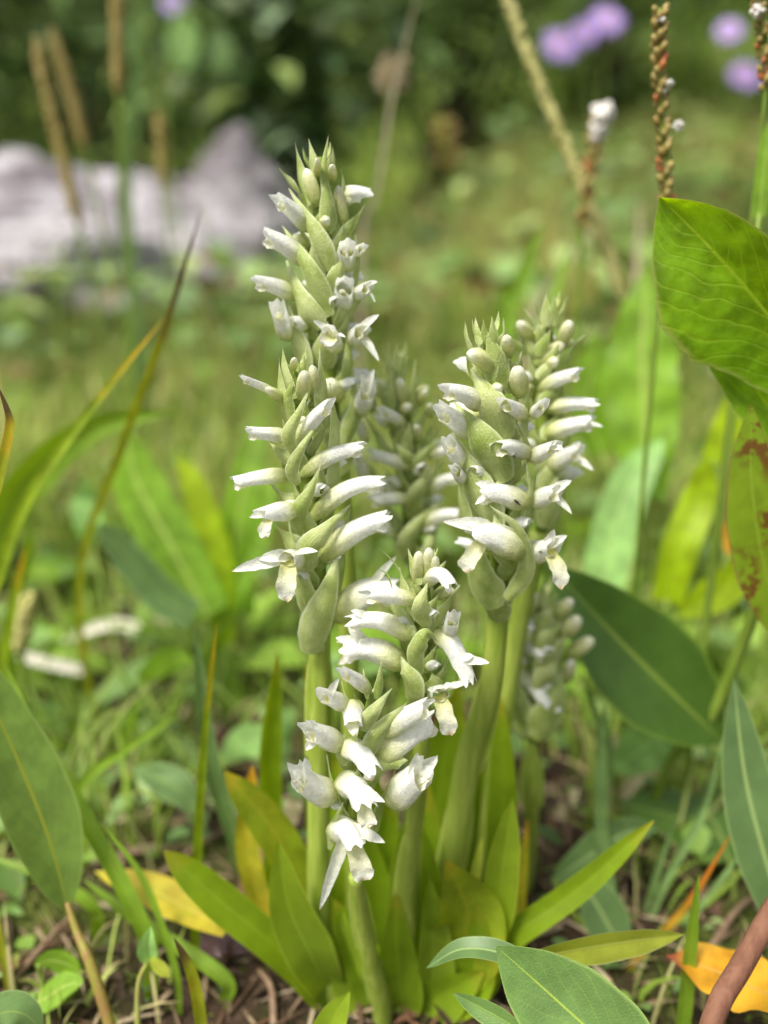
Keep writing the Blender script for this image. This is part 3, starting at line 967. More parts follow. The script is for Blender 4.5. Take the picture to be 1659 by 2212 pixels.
# --- right front spike
o = Orchid('stout white orchid spike with a tiny black insect, right of the front pair', ZD,
           [(480, 280), (500, 800), (530, 1300), (560, 1800), (560, 2230)], [.1535, .1535, .154, .1545, .155], 205, (925, 2110), .157)
D_O = o
o.core([(1078, 1310), (1056, 1500), (1012, 1640), (978, 1850), (945, 2020)], [.155, .155, .156, .157, .157], [24, 26, 28, 30, 31], sheaths=[(.45, .1, 1.08), (.7, .42, 1.1)])
o.fill(20, 5)
for w, *p in [(34, (360, 500), (330, 400), (328, 288)), (34, (420, 450), (395, 265)), (24, (460, 430), (448, 280)), (34, (520, 450), (505, 258)), (40, (600, 450), (580, 268)),
              (92, (560, 740), (530, 540), (470, 350)), (60, (640, 760), (600, 560), (560, 400)), (118, (600, 1080), (500, 820), (365, 600)), (125, (590, 1350), (430, 1060), (258, 820)),
              (135, (520, 1680), (370, 1330), (248, 1000)), (70, (340, 1680), (290, 1450), (298, 1290)), (125, (520, 2180), (420, 1950), (410, 1680)), (50, (680, 660), (700, 490)),
              (58, (735, 1060), (745, 860), (742, 655)), (55, (770, 1640), (785, 1450), (795, 1290)), (80, (620, 1900), (560, 1720), (520, 1560)), (70, (690, 1340), (680, 1220), (660, 1100))]:
    o.bract(w, *p)
for w, *p in [(28, (765, 1210), (725, 1060), (628, 930)), (34, (720, 1650), (772, 1440), (718, 1165)), (62, (600, 2120), (735, 1920), (680, 1660), (490, 1500)), (60, (700, 2000), (760, 1800), (735, 1700))]:
    o.bract(w, *p, lift=.0030)
for a in [('bud', 56, (520, 640), (345, 515), 40), ('bud', 42, (620, 520), (600, 390)), ('bud', 60, (690, 780), (670, 590)), ('tube', 62, (450, 850), (210, 755), 25), ('tube', 68, (380, 1040), (170, 885), 10),
          ('tube', 56, (310, 1230), (220, 1090), 0), ('tube', 40, (770, 910), (845, 835), 0)]:
    o.flower(*a)
o.flower('tube', 50, (720, 920), (585, 840), 15, rk=1.1)
o.flower('tube', 58, (745, 1170), (555, 1130), 25, rk=1.1)
o.flower('tube', 40, (320, 1340), (265, 1265), 0, sep=[(240, 1235)])
o.flower('tube', 54, (760, 1200), (920, 1120), 10, sep=[(975, 1130), (930, 1085)])
o.flower('tube', 74, (735, 1500), (450, 1425), 35, sep=[(395, 1495), (395, 1350)], rk=1.1, fwd=.002)
o.flower('tube', 62, (770, 1490), (930, 1420), 15, sep=[(1028, 1335), (1028, 1555)], sw=36)
o.flower('tube', 95, (690, 1830), (400, 1710), 60, sep=[(185, 1605), (285, 1590)], lip=(345, 1940), lw=62, sw=45, rk=1.12, fwd=.002)
o.flower('tube', 68, (760, 1850), (920, 1770), 15, sep=[(915, 1655), (998, 1695)], lip=(958, 2048), lw=55)
for lf in [(40, [(1060, 2010), (1090, 1850), (1108, 1718)], [.150, .148, .147], 'oleaf_l', 'lanc'), (30, [(1080, 2040), (1250, 1920), (1412, 1773)], [.150, .148, .146], 'oleaf', 'strap'),
           (92, [(990, 2060), (1010, 1970), (962, 1856)], [.150, .148, .147], 'oleaf_y', 'lanc'), (42, [(925, 1980), (905, 1850), (893, 1728)], [.152, .152, .152], 'oleaf', 'lanc'),
           (55, [(930, 1950), (950, 1700), (990, 1480)], [.166, .170, .172], 'oleaf', 'strap'), (36, [(1060, 2000), (1085, 1750), (1080, 1500)], [.165, .168, .170], 'oleaf', 'strap'),
           (16, [(1010, 1980), (1025, 1900), (1042, 1805)], [.153, .153, .153], 'limeleaf', 'lanc'), (14, [(1110, 2060), (1125, 1920), (1140, 1770)], [.160, .162, .163], 'oleaf_yy', 'strap')]:
    o.leaf(*lf)

o.leaf(52, [(1020, 2120), (1050, 2040), (1080, 1950)], [.151, .150, .149], 'oleaf', 'lanc')
# --- right spike behind
o = Orchid('white orchid spike half hidden behind the stout right one, flowers turned aside', ZD,
           [(890, 120), (850, 600), (850, 1000), (830, 1650)], [.176] * 4, 165, (1010, 2040), .172)
o.core([(1165, 1150), (1120, 1350), (1085, 1550), (1050, 1850)], [.176, .175, .174, .173], [20, 22, 24, 26])
o.fill(16, 4)
for w, *p in [(30, (780, 330), (705, 200)), (40, (860, 330), (862, 108)), (34, (920, 330), (905, 108)), (34, (950, 360), (980, 230), (1012, 98)), (40, (780, 440), (875, 285)), (45, (800, 520), (895, 345)),
              (28, (1000, 560), (1070, 440), (1162, 368)), (42, (800, 670), (955, 508)), (46, (820, 870), (940, 660)), (66, (850, 1080), (990, 860)), (75, (840, 1420), (945, 1150)), (40, (720, 520), (650, 400)),
              (75, (840, 1650), (900, 1450), (930, 1300))]:
    o.bract(w, *p)
for a in [('bud', 42, (760, 400), (680, 300)), ('bud', 46, (950, 450), (1022, 290)), ('bud', 48, (790, 580), (985, 425)), ('tube', 48, (820, 740), (1060, 640), 15), ('tube', 50, (860, 870), (1160, 840), 20)]:
    o.flower(*a)
o.flower('tube', 58, (860, 1040), (1140, 960), 15, sep=[(1232, 985)])
o.flower('tube', 58, (880, 1260), (1070, 1150), 15, sep=[(1172, 1272), (1085, 1080)])

o.leaf(46, [(1000, 2000), (1010, 1800), (1030, 1600)], [.175, .178, .179], 'oleaf', 'strap')
o.leaf(44, [(960, 1990), (960, 1780), (950, 1560)], [.176, .18, .181], 'oleaf', 'strap', roll=.4)
# --- low spike in the middle
o = Orchid('short white orchid spike with hooked bract tips, between the two front left and right spikes', ZF,
           [(830, 170), (815, 450), (800, 720), (820, 960)], [.1415, .1415, .142, .143], 130, (860, 2160), .150)
o.core([(915, 1500), (905, 1700), (880, 1900), (875, 2050)], [.143, .145, .148, .149], [17, 18, 20, 24], sheaths=[(.7, .3, 1.2)])
o.fill(12, 3)
for w, *p in [(50, (690, 430), (690, 340), (680, 250)), (11, (690, 290), (640, 215), (578, 152)), (11, (640, 370), (610, 290), (560, 258)), (34, (790, 350), (728, 145)), (26, (830, 350), (893, 142)),
              (30, (870, 320), (942, 208)), (70, (700, 560), (640, 480), (620, 380)), (60, (900, 580), (960, 460), (1017, 348)), (66, (870, 950), (865, 840)), (60, (760, 640), (700, 600), (660, 500))]:
    o.bract(w, *p)
for w, *p in [(58, (840, 580), (800, 460), (835, 335)), (52, (800, 850), (775, 720), (830, 610), (905, 672)), (88, (730, 990), (730, 870), (690, 745))]:
    o.bract(w, *p, lift=.0016)
for a in [('bud', 34, (780, 350), (790, 160)), ('bud', 34, (840, 330), (845, 140)), ('bud', 26, (860, 330), (885, 190)), ('tube', 44, (830, 350), (955, 345), 60), ('tube', 46, (780, 440), (515, 410), 14),
          ('tube', 40, (950, 640), (980, 525), 0)]:
    o.flower(*a)
o.flower('tube', 54, (760, 650), (440, 555), 50, sep=[(412, 488), (408, 575)])
o.flower('tube', 72, (710, 800), (400, 710), 45, sep=[(392, 565), (328, 640), (342, 788)])
o.flower('tube', 58, (880, 630), (1040, 840), 70, sep=[(1180, 778), (1090, 738), (1080, 885)])
o.flower('tube', 52, (880, 960), (910, 960), 15, sep=[(835, 930), (975, 895), (1085, 880)], lip=(965, 1178), lw=55, fwd=.006)
o.leaf(46, [(850, 2080), (820, 1960), (775, 1760)], [.158, .160, .160], 'oleaf', 'strap')
o.leaf(40, [(880, 2100), (830, 1900), (850, 1700)], [.163, .165, .166], 'oleaf', 'strap')
o.leaf(56, [(900, 2130), (885, 1970), (876, 1770)], [.156, .157, .157], 'oleaf_l', 'strap')
o.leaf(58, [(955, 2120), (930, 1950), (925, 1690)], [.160, .162, .163], 'oleaf', 'strap', roll=-.3)
o.leaf(60, [(900, 2185), (960, 2150), (1050, 2095)], [.148, .147, .145], 'oleaf', 'lanc', roll=.4)

o.leaf(48, [(868, 2165), (858, 2060), (855, 1925)], [.1470, .1465, .1465], 'oleaf', 'lanc')
o.leaf(46, [(930, 2150), (936, 2040), (925, 1890)], [.148, .1475, .1475], 'oleaf_l', 'lanc', roll=.3)
o.leaf(52, [(1000, 2150), (1035, 2070), (1030, 1955)], [.148, .147, .147], 'oleaf', 'lanc', roll=-.2)
o.leaf(40, [(765, 2150), (748, 2060), (738, 1960)], [.150, .150, .150], 'oleaf_l', 'lanc')
# --- lowest spike in front
o = Orchid('lowest orchid spike, its widely open white flowers hanging in front of the others', ZF,
           [(540, 870), (480, 1200), (430, 1500), (410, 1830)], [.1335, .134, .1345, .135], 120, (828, 2186), .1465)
o.core([(768, 1890), (782, 1990), (802, 2080), (822, 2150)], [.1355, .139, .142, .145], [15, 19, 19, 22], sheaths=[(.45, .02, 1.25), (.85, .45, 1.2)])
o.fill(8, 2)
for w, *p in [(30, (400, 1060), (360, 880)), (20, (500, 980), (480, 808)), (28, (560, 980), (582, 768)), (46, (370, 1350), (335, 1250), (385, 1165)), (34, (320, 1580), (295, 1430), (278, 1285)),
              (75, (560, 1720), (600, 1560), (665, 1365))]:
    o.bract(w, *p)
for w, *p in [(50, (480, 1160), (540, 1050), (642, 918)), (68, (500, 1310), (590, 1150), (728, 992)), (90, (520, 1500), (580, 1390), (660, 1325), (727, 1320)), (32, (285, 1810), (300, 1690), (372, 1548))]:
    o.bract(w, *p, lift=.0013)
for a in [('tube', 40, (510, 930), (375, 840), 10), ('tube', 54, (420, 1000), (425, 1130), 0), ('tube', 58, (590, 1170), (830, 1030), 15), ('tube', 76, (560, 1310), (860, 1120), 20)]:
    o.flower(*a)
o.flower('tube', 48, (390, 1020), (250, 960), 10, sep=[(345, 865)])
o.flower('tube', 62, (360, 1240), (175, 1160), 10, sep=[(185, 1095), (160, 1265)])
o.flower('tube', 62, (370, 1260), (515, 1365), 45)
o.flower('tube', 78, (310, 1510), (115, 1410), -15, sep=[(155, 1300), (80, 1370)], sw=40)
o.flower('tube', 72, (365, 1460), (480, 1560), 50, sep=[(600, 1550), (425, 1590)], lip=(510, 1690), lw=50, sw=30)
o.flower('tube', 88, (640, 1550), (820, 1390), 10, sep=[(780, 1275), (872, 1340)])
o.flower('tube', 68, (320, 1730), (430, 1780), 55, sep=[(238, 2145), (600, 1775)], lip=(490, 1985), lw=62, sw=40)
o.leaf(48, [(810, 2150), (770, 2040), (720, 1940)], [.150, .151, .151], 'oleaf', 'lanc')
o.leaf(34, [(690, 2270), (715, 2210), (756, 2140)], [.128, .127, .127], 'oleaf_l', 'lanc', root=False)

# --- small spike on the right
o = Orchid('small compact orchid spike with few white buds, beside the dark broad leaf', ZH,
           [(430, 200), (420, 700), (400, 1050), (370, 1300)], [.181] * 4, 190, (1135, 1900), .185)
o.core([(1150, 1600), (1148, 1700), (1146, 1810)], [.181, .182, .184], [13, 20, 14], sheaths=[(.5, .05, 1.5)])
o.fill(12, 3)
for w, *p in [(40, (380, 380), (345, 188)), (36, (440, 380), (440, 188)), (36, (480, 400), (503, 218)), (42, (300, 520), (265, 350)), (70, (390, 600), (470, 430), (560, 320)), (70, (390, 740), (480, 570), (592, 455)),
              (70, (400, 850), (500, 680), (642, 540)), (75, (390, 950), (490, 800), (600, 600)), (120, (400, 1290), (500, 1050), (575, 780)), (55, (250, 930), (205, 700), (228, 490)), (75, (340, 1200), (230, 930), (180, 600))]:
    o.bract(w, *p)
for a in [('bud', 42, (350, 420), (375, 270)), ('bud', 24, (290, 470), (245, 420)), ('tube', 44, (290, 460), (345, 525), 25), ('bud', 46, (520, 440), (640, 318)), ('bud', 60, (560, 570), (690, 440)),
          ('bud', 54, (600, 700), (785, 588)), ('bud', 46, (580, 880), (640, 735)), ('tube', 46, (260, 640), (430, 705), 25)]:
    o.flower(*a)
o.flower('tube', 58, (250, 860), (430, 1000), 50, sep=[(503, 905)])

# --- the insects on the stout spike
def insect(label, px, py, y, ang, ln):
    d = P(px, py, y) - CAMP                       # settle it on the petal or bract that is there
    bpy.context.view_layer.update()
    hit, loc, _n, _i, _o, _m = scene.ray_cast(bpy.context.evaluated_depsgraph_get(), Vector(CAMP), Vector(unit(d)))
    m = M(py, y)
    c = np.array(loc) - unit(d) * ln * .12 * m if hit and abs(loc[1] - y) < .02 else P(px, py, y)
    ax = np.array([math.cos(ang), -.2, math.sin(ang)])
    t = Thing('insect', label, 'insect', c, 'tiny black insects on the orchid')
    t.part('body', mesh('body', *ellipsoid(c, (ln * .16 * m, ln * .5 * m), 10, 8, ax), MAT['insect']))
    t.part('head', mesh('head', *ellipsoid(c + unit(ax) * ln * .55 * m, (ln * .12 * m, ln * .14 * m), 8, 6, ax), MAT['insect']))
    u = unit(np.cross(ax, CAMP - c))
    for s in (-1, 1):
        for k in (-.2, .05, .28):
            p = c + unit(ax) * ln * k * m
            v, f, uv = tube([p, p + u * s * ln * .26 * m + np.array([0, -.0001, .0001]), p + u * s * ln * .36 * m + unit(ax) * ln * k * .5 * m], [ln * .025 * m] * 2, 5, 4)
            t.part('leg', mesh('leg', v, f, uv, MAT['insect']))
insect('tiny black insect on a white tube of the stout orchid spike', 1116, 1084, .1440, R(-40), 17)
insect('tiny dark insect at the throat of the lowest right flower of the stout spike', 1168, 1192, .1475, R(10), 10)

# ------------------------------------------------------------------ plants around the clump
def tostem(pts, ys, hw, gb=None, n=20):
    Q = [P(a[0], a[1], y) for a, y in zip(pts, ys)]
    if gb is None: gb = (Q[0][0], Q[0][1])
    if Q[0][2] - terrain(*gb) > .002: Q = [GP(*gb)] + Q
    r = [h * M(a[1], y) for h, a, y in zip(hw, pts, ys)]
    return tube(Q, [r[0]] + r if len(Q) > len(r) else r, n, 8)

def blade(label, w, pts, ys, mat='grass', shape='blade', group=None, cat='grass blade', name='grass_blade', roll=.3, fold=.35, gx=0.0, gy=0.0, ground=True, cup=0):
    if isinstance(ys, (int, float)): ys = [ys] * len(pts)
    Q = [P(a[0], a[1], y) for a, y in zip(pts, ys)]
    if ground and Q[0][2] - terrain(Q[0][0], Q[0][1]) > .002:
        Q = [GP(Q[0][0] + gx, Q[0][1] + gy)] + Q
    i = len(pts) // 2
    v, f, u = sheet(Q, w * M(pts[i][1], ys[i]), shape, fold=fold, roll=roll, cup=cup, nv=26, nu=5, seed=int(pts[0][0]))
    single(name, label, cat, v, f, u, MAT[mat], group)

# (label, half width, points base to tip, distance, material)
for b in [
    ('grass blade with a yellow tip leaning across in front of the pale rock', 14, [(-60, 1420), (0, 1240), (60, 1080), (200, 880), (352, 690)], .205, 'grass_y'),
    ('long grass blade drying from orange to brown towards its pointed tip', 10, [(170, 1260), (265, 960), (350, 730), (436, 450)], [.25, .24, .225, .215], 'grass_b'),
    ('short bent grass blade with a thin dark withered tip', 13, [(-90, 1500), (-40, 1200), (0, 1030), (22, 930), (18, 890), (-6, 830)], .150, 'grass_b'),
    ('broad arching grass blade, blurred, behind the yellow tipped blade', 44, [(-70, 1330), (-20, 1180), (60, 1040), (200, 925), (372, 888)], .255, 'grass'),
    ('broad grass blade running down along the big grey green leaf', 19, [(310, 2010), (150, 1710), (60, 1560), (8, 1430)], [.150, .160, .165, .170], 'grass'),
    ('thin grass blade arching to a fine tip above the sage leaf', 11, [(165, 1715), (270, 1620), (392, 1540)], .190, 'grass'),
    ('upright grass blade with a brown and yellow broken tip', 12, [(420, 2080), (425, 1850), (440, 1600), (468, 1342)], [.158, .160, .162, .164], 'grass_y'),
    ('slender curved grass blade with an orange point beside the yellow fallen leaf', 8, [(378, 2090), (310, 1900), (216, 1775)], [.146, .150, .152], 'grass'),
    ('short grass blade with a withered black tip near the folded pale leaf', 14, [(432, 2200), (412, 2100), (375, 2025)], [.132, .132, .132], 'grass_b'),
    ('dark grass blade lying low under the yellow fallen leaf', 16, [(480, 2110), (300, 1990), (180, 1900)], [.150, .156, .160], 'grass'),
    ('broad blue green grass blade standing upright right of the clump', 17, [(1352, 2085), (1310, 1900), (1298, 1700), (1306, 1508)], [.172, .176, .180, .182], 'grass_blue'),
    ('thin blue green grass blade leaning behind the upright one', 9, [(1315, 1620), (1290, 1550), (1250, 1440)], .195, 'grass_blue'),
    ('long thin blue green grass blade crossing the dark fallen leaves', 9, [(1395, 2010), (1440, 1900), (1520, 1750), (1562, 1590)], [.175, .176, .178, .180], 'grass_blue'),
    ('short thin blue green grass blade beside the orange one', 8, [(1385, 1990), (1420, 1880), (1456, 1775)], .178, 'grass_blue'),
    ('orange grass blade slanting up over the litter', 8, [(1370, 2075), (1480, 1960), (1583, 1797)], [.158, .158, .157], 'grass_o'),
    ('sharp green grass blade standing before the orange fallen leaf', 16, [(1478, 2190), (1492, 2040), (1510, 1888)], [.138, .137, .136], 'grass'),
    ('thin pale grass blade slanting behind the orange one', 6, [(1480, 2000), (1560, 1900), (1610, 1830)], .172, 'grass_blue'),
    ('dark green grass blade lying along the left edge litter', 14, [(200, 1960), (90, 1890), (-30, 1850)], [.168, .170, .172], 'grass'),
    ('broad leaf blade curving behind the front left stem', 26, [(640, 1800), (470, 1420), (560, 1160), (590, 1000)], [.26, .28, .29, .30], 'bgleaf'),
    ('thin yellow green shoot behind the front left stem', 9, [(668, 1800), (662, 1600), (660, 1420)], .182, 'grass_y'),
    ('pale blurred blade between the yellow and brown tipped blades', 15, [(20, 1420), (30, 1300), (60, 1200), (70, 1130)], .24, 'grass'),
    ('yellowish blade at the left edge by the blurred seed clusters', 14, [(0, 1480), (20, 1350), (55, 1180)], .225, 'grass_y'),
    ('blurred upright blade rising by the small pale leaves', 13, [(235, 1750), (270, 1600), (300, 1500)], .24, 'grass'),
    ('blurred bright blade near the lobed background leaf', 22, [(1090, 720), (1120, 620), (1172, 480)], .34, 'bgleaf'),
    ('narrower and farther blurred bright blade near the lobed background leaf', 18, [(1180, 760), (1200, 640), (1240, 520)], .38, 'bgleaf'),
]:
    blade(*b, roll=rnd.uniform(-.5, .5))

blade('pale thin grass stem slanting behind the tallest orchid, beside the fuzzy head', 5, [(780, 560), (812, 420), (850, 190), (910, -40)], .38, 'straw')
blade('bluish upright blade, blurred, rising beyond the rock between two seed heads', 17, [(268, 430), (284, 260), (300, 70)], .62, 'grass_blue')
blade('thin brown dry stem, blurred, left of the lobed background leaf', 8, [(1370, 700), (1375, 560), (1385, 430)], .42, 'straw')
blade('long pale straw leaning over the meadow toward the bending seed head', 7, [(1140, 720), (1230, 560), (1330, 440)], .45, 'straw')

def plant(label, leaves_, base=None, stems=(), name='leafy_plant', cat='plant', stalks=True, smat='gstem', group=None):
    """leaves_: (half width, points base to tip, ys, material, shape, kw)"""
    L0 = leaves_[0]
    ys0 = L0[2] if isinstance(L0[2], list) else [L0[2]] * len(L0[1])
    b = P(*L0[1][0], ys0[0])
    bx, by = base if base is not None else (b[0], b[1])
    t = Thing(name, label, cat, GP(bx, by), group)
    for i, (w, pts, ys, mat, shape, kw) in enumerate(leaves_):
        if isinstance(ys, (int, float)): ys = [ys] * len(pts)
        Q = [P(a[0], a[1], y) for a, y in zip(pts, ys)]
        j = len(pts) // 2
        kw = dict(kw); st = kw.pop('stalk', stalks)
        v, f, u = sheet(Q, w * M(pts[j][1], ys[j]), shape, nv=30, nu=11, seed=i + int(pts[0][0]), **kw)
        t.part('leaf', mesh('leaf', v, f, u, MAT[mat]))
        if st:
            g = GP(bx * .8 + Q[0][0] * .2, by * .8 + Q[0][1] * .2)
            q = Q[0] + unit(Q[1] - Q[0]) * .001
            mid = (g + q) / 2 + (Q[0] - Q[1]) * .15
            v, f, u = tube([g, mid, q], [.0009, .0007, .0006], 12, 7)
            t.part('petiole', mesh('petiole', v, f, u, MAT[smat]))
    for pts, ys, hw in stems:
        v, f, u = tostem(pts, ys, hw, (bx, by))
        t.part('stem', mesh('stem', v, f, u, MAT[smat]))
    return t

# big grey green leaf at left with its stem
b = P(262, 2240, .131)
plant('large grey green leaf with a yellowish midrib, on a reddish stalk at the left', [
    (78, [(147, 1965), (105, 1810), (20, 1600), (-110, 1330)], [.146, .148, .150, .150], 'left', 'ovate', dict(fold=.12, cup=.1, roll=.2, stalk=False))],
    base=(b[0], b[1]), stems=[([(205, 2110), (165, 2010), (145, 1950)], [.138, .143, .146], [13, 9, 6])], smat='lstem')
# foreground leaves bottom right
b = P(1480, 2420, .105)
plant('large smooth grey green leaf with pale midrib, lowest and sharpest of the broad leaves', [
    (108, [(1500, 2420), (1330, 2275), (1180, 2140), (1071, 2043)], [.107, .112, .117, .119], 'front', 'ovate', dict(fold=.18, cup=.06, roll=-.15)),
    (27, [(1180, 2262), (1090, 2205), (1030, 2172), (978, 2144)], [.112, .115, .117, .118], 'front', 'ovate', dict(fold=.3, roll=-.5)),
    (26, [(1240, 2160), (1110, 2070), (1000, 2050), (920, 2092)], [.122, .124, .126, .128], 'blue', 'lanc', dict(fold=.25, roll=.5)),
    (48, [(1120, 2075), (1250, 2050), (1380, 2030), (1478, 2018)], [.126, .128, .129, .130], 'limeleaf', 'lanc', dict(fold=.2, roll=.9))],
    base=(b[0], b[1]))
# dark broad leaf with stem on the right
b = P(1395, 1710, .205)
plant('broad dark green leaf with a light midrib, behind the small compact spike', [
    (118, [(1560, 1600), (1450, 1495), (1325, 1370), (1185, 1218)], [.190, .190, .192, .194], 'dark', 'ovate', dict(fold=.15, roll=.15, stalk=False)),
    (62, [(1320, 1668), (1390, 1615), (1450, 1565), (1500, 1540)], [.205, .204, .203, .202], 'pale', 'ovate', dict(fold=.15, roll=.3)),],
    base=(b[0], b[1]), stems=[([(1450, 1640), (1530, 1560), (1592, 1420), (1650, 1265), (1700, 1120)], [.20, .192, .188, .184, .18], [11, 14, 14, 12, 8])])
# right edge leaves
b = P(1720, 2120, .15)
plant('blue green leaf with a pale midrib hanging at the right edge above the brown stem', [
    (62, [(1720, 2080), (1660, 1880), (1610, 1680), (1585, 1465)], [.150, .152, .156, .160], 'blue', 'ovate', dict(fold=.2, roll=.2))], base=(b[0], b[1]))
b = P(1345, 2075, .165)
plant('dark leaves lying low over the litter right of the clump', [
    (72, [(1640, 1850), (1540, 1800), (1440, 1760), (1335, 1735)], [.190, .195, .198, .20], 'dark', 'ovate', dict(fold=.1, roll=.6)),
    (42, [(1190, 1905), (1270, 1850), (1350, 1800), (1420, 1790)], [.176, .178, .180, .182], 'blue', 'ovate', dict(fold=.15, roll=.4)),
    (52, [(1355, 2075), (1320, 2010), (1280, 1940), (1240, 1890)], [.164, .166, .168, .170], 'blue', 'ovate', dict(fold=.2, roll=.3))], base=(b[0], b[1]))
b = P(1720, 1420, .17)
plant('yellow green leaf blotched with red brown, standing at the right edge', [
    (64, [(1720, 1420), (1660, 1260), (1625, 1060), (1622, 872)], [.166, .165, .164, .164], 'spotted', 'ovate', dict(fold=.12, roll=.1))], base=(b[0] + .01, b[1]))
b = P(1760, 1050, .175)
plant('large toothed bright green leaf folded over, glowing against the light, upper right', [
    (150, [(1790, 860), (1660, 680), (1540, 540), (1424, 424)], [.165, .165, .166, .168], 'lobed', 'ovate', dict(fold=.28, cup=.1, roll=-.25, wl=1.15, wr=.75, jag=.025, wave=.07, wf=1.4)),
    (75, [(1760, 1010), (1660, 880), (1570, 740), (1490, 640)], [.172, .172, .173, .173], 'lobed', 'lanc', dict(fold=.2, roll=.4, jag=.04))], base=(b[0] + .03, b[1]))
# small plants low on the left
b = P(330, 2190, .14)
t = plant('small pale folded leaf on a hooked stalk among the litter', [
    (22, [(322, 2075), (318, 2040), (326, 2000)], .139, 'pale', 'lanc', dict(fold=.9, stalk=False)), (14, [(325, 2070), (345, 2090), (368, 2110)], .138, 'limeleaf', 'lanc', dict(fold=.6, stalk=False))],
    base=(P(297, 2240, .135)[0], .135), stems=[([(297, 2200), (300, 2120), (322, 2072)], [.137, .138, .139], [6, 5, 4])], smat='ystem')
b = P(120, 2160, .15)
plant('small toothed bright green leaves at the foot of the reddish stalk', [
    (28, [(75, 2085), (110, 2075), (150, 2085), (172, 2100)], .148, 'bgleaf', 'ovate', dict(roll=.7)), (34, [(180, 2120), (140, 2130), (90, 2160), (55, 2165)], .143, 'bgleaf', 'ovate', dict(roll=.6))], base=(b[0], b[1]))
b = P(-30, 2260, .12)
plant('rounded grey green leaf poking in at the lower left corner', [(44, [(-60, 2240), (0, 2190), (50, 2190), (92, 2225)], [.122, .124, .125, .126], 'sage', 'ovate', dict(roll=.4))], base=(b[0], b[1]))
b = P(430, 1780, .2)
plant('sage green pointed leaf in the shade behind the upright blade', [
    (42, [(425, 1755), (390, 1710), (340, 1680), (285, 1662)], [.196, .198, .20, .20], 'sage', 'ovate', dict(roll=.5, fold=.15))], base=(b[0], b[1]))
b = P(500, 2010, .16)
single('fallen_leaf', 'yellow green withering leaf lying left of the clump', 'leaf', *sheet([P(490, 2010, .152), P(400, 1960, .156), P(310, 1915, .160), P(203, 1882, .164)], 44 * M(1950, .157), 'lanc', fold=.1, roll=.5, nv=24), MAT['yellowleaf'])
g = lambda px, py, y, dz=.003: GP(P(px, py, y)[0], y, dz)
single('fallen_leaf', 'orange fallen leaf beneath the brown stem', 'leaf', *sheet([P(1760, 2190, .120), P(1640, 2140, .130), P(1540, 2095, .136), P(1440, 2062, .140)], 80 * M(2100, .13), 'ovate', fold=.08, roll=.7, nv=24, wave=.1), MAT['orange'])
single('fallen_leaf', 'purplish wet fallen leaf on the soil under the clump leaves', 'leaf', *sheet([g(420, 2080, .160), g(500, 2080, .163, .006), g(580, 2080, .160, .003)], .0045, 'ovate', nrm=(0, -.3, 1), nv=16, wave=.3), MAT['purpleleaf'])
single('fallen_leaf', 'brown fallen leaf half hidden in shade left of the clump', 'leaf', *sheet([g(520, 1980, .178), g(590, 1980, .185, .008), g(640, 1980, .190, .003)], .006, 'ovate', nrm=(0, -.6, 1), nv=16, wave=.3), MAT['brownleaf'])
single('fallen_leaf', 'tan dry leaf scrap behind the front left stem', 'leaf', *sheet([P(600, 1790, .176), P(625, 1760, .178), P(650, 1720, .18)], 24 * M(1760, .178), 'ovate', nv=14, wave=.2, roll=.4), MAT['straw'])
t = Thing('brown_stem', 'smooth reddish brown plant stem slanting up before the orange leaf', 'stem', GP(P(1520, 2300, .105)[0], .105))
v, f, u = tube([GP(P(1500, 2400, .1)[0], .104), P(1530, 2235, .108), P(1605, 2080, .112), P(1720, 1880, .115)], [22 * M(2100, .11), 24 * M(2100, .11), 24 * M(2100, .11), 22 * M(2100, .11)], 20, 12)
t.part('stem', mesh('stem', v, f, u, MAT['redstem']))
v, f, u = tube([P(1720, 1880, .115), P(1760, 1790, .116), P(1820, 1700, .116)], [22 * M(1900, .115), 18 * M(1900, .115), 12 * M(1900, .115)], 8, 12)
t.part('tip', mesh('tip', v, f, u, MAT['redstem']))

# blurred broad leaves behind, left
plant('tuft of bright green strap leaves, blurred, left of the front spikes', [
    (62, [(450, 1330), (370, 1180), (300, 1050), (268, 930)], [.275, .28, .285, .29], 'bgleaf', 'strap', dict(fold=.1, roll=.2)),
    (34, [(480, 1400), (470, 1220), (430, 1080), (385, 980)], [.28, .285, .29, .295], 'bright', 'strap', dict(fold=.1)),
    (40, [(520, 1330), (510, 1180), (530, 1040), (565, 900)], [.29, .295, .30, .31], 'bgleaf', 'strap', dict(fold=.1)),
    (42, [(420, 1330), (350, 1290), (280, 1210), (215, 1130)], [.265, .262, .26, .258], 'sage', 'strap', dict(fold=.1, roll=.3))])
plant('pale teal leaves low among the grass at left', [
    (40, [(300, 1560), (340, 1610), (400, 1640), (440, 1700)], [.25, .245, .24, .235], 'sage', 'ovate', dict(roll=.4)),
    (36, [(200, 1180), (190, 1130), (185, 1080), (180, 1030)], [.30, .30, .31, .31], 'pale', 'ovate', dict(roll=.5))])
plant('row of small pale round leaves behind the clump stems', [
    (40, [(480, 1650), (520, 1610), (560, 1600), (590, 1610)], .225, 'pale', 'ovate', dict(roll=.3)),
    (36, [(620, 1640), (600, 1600), (610, 1560), (640, 1530)], .23, 'pale', 'ovate', dict(roll=.3)),
    (30, [(300, 1480), (330, 1450), (380, 1420), (420, 1430)], .25, 'bgleaf', 'ovate', dict(roll=.5))])
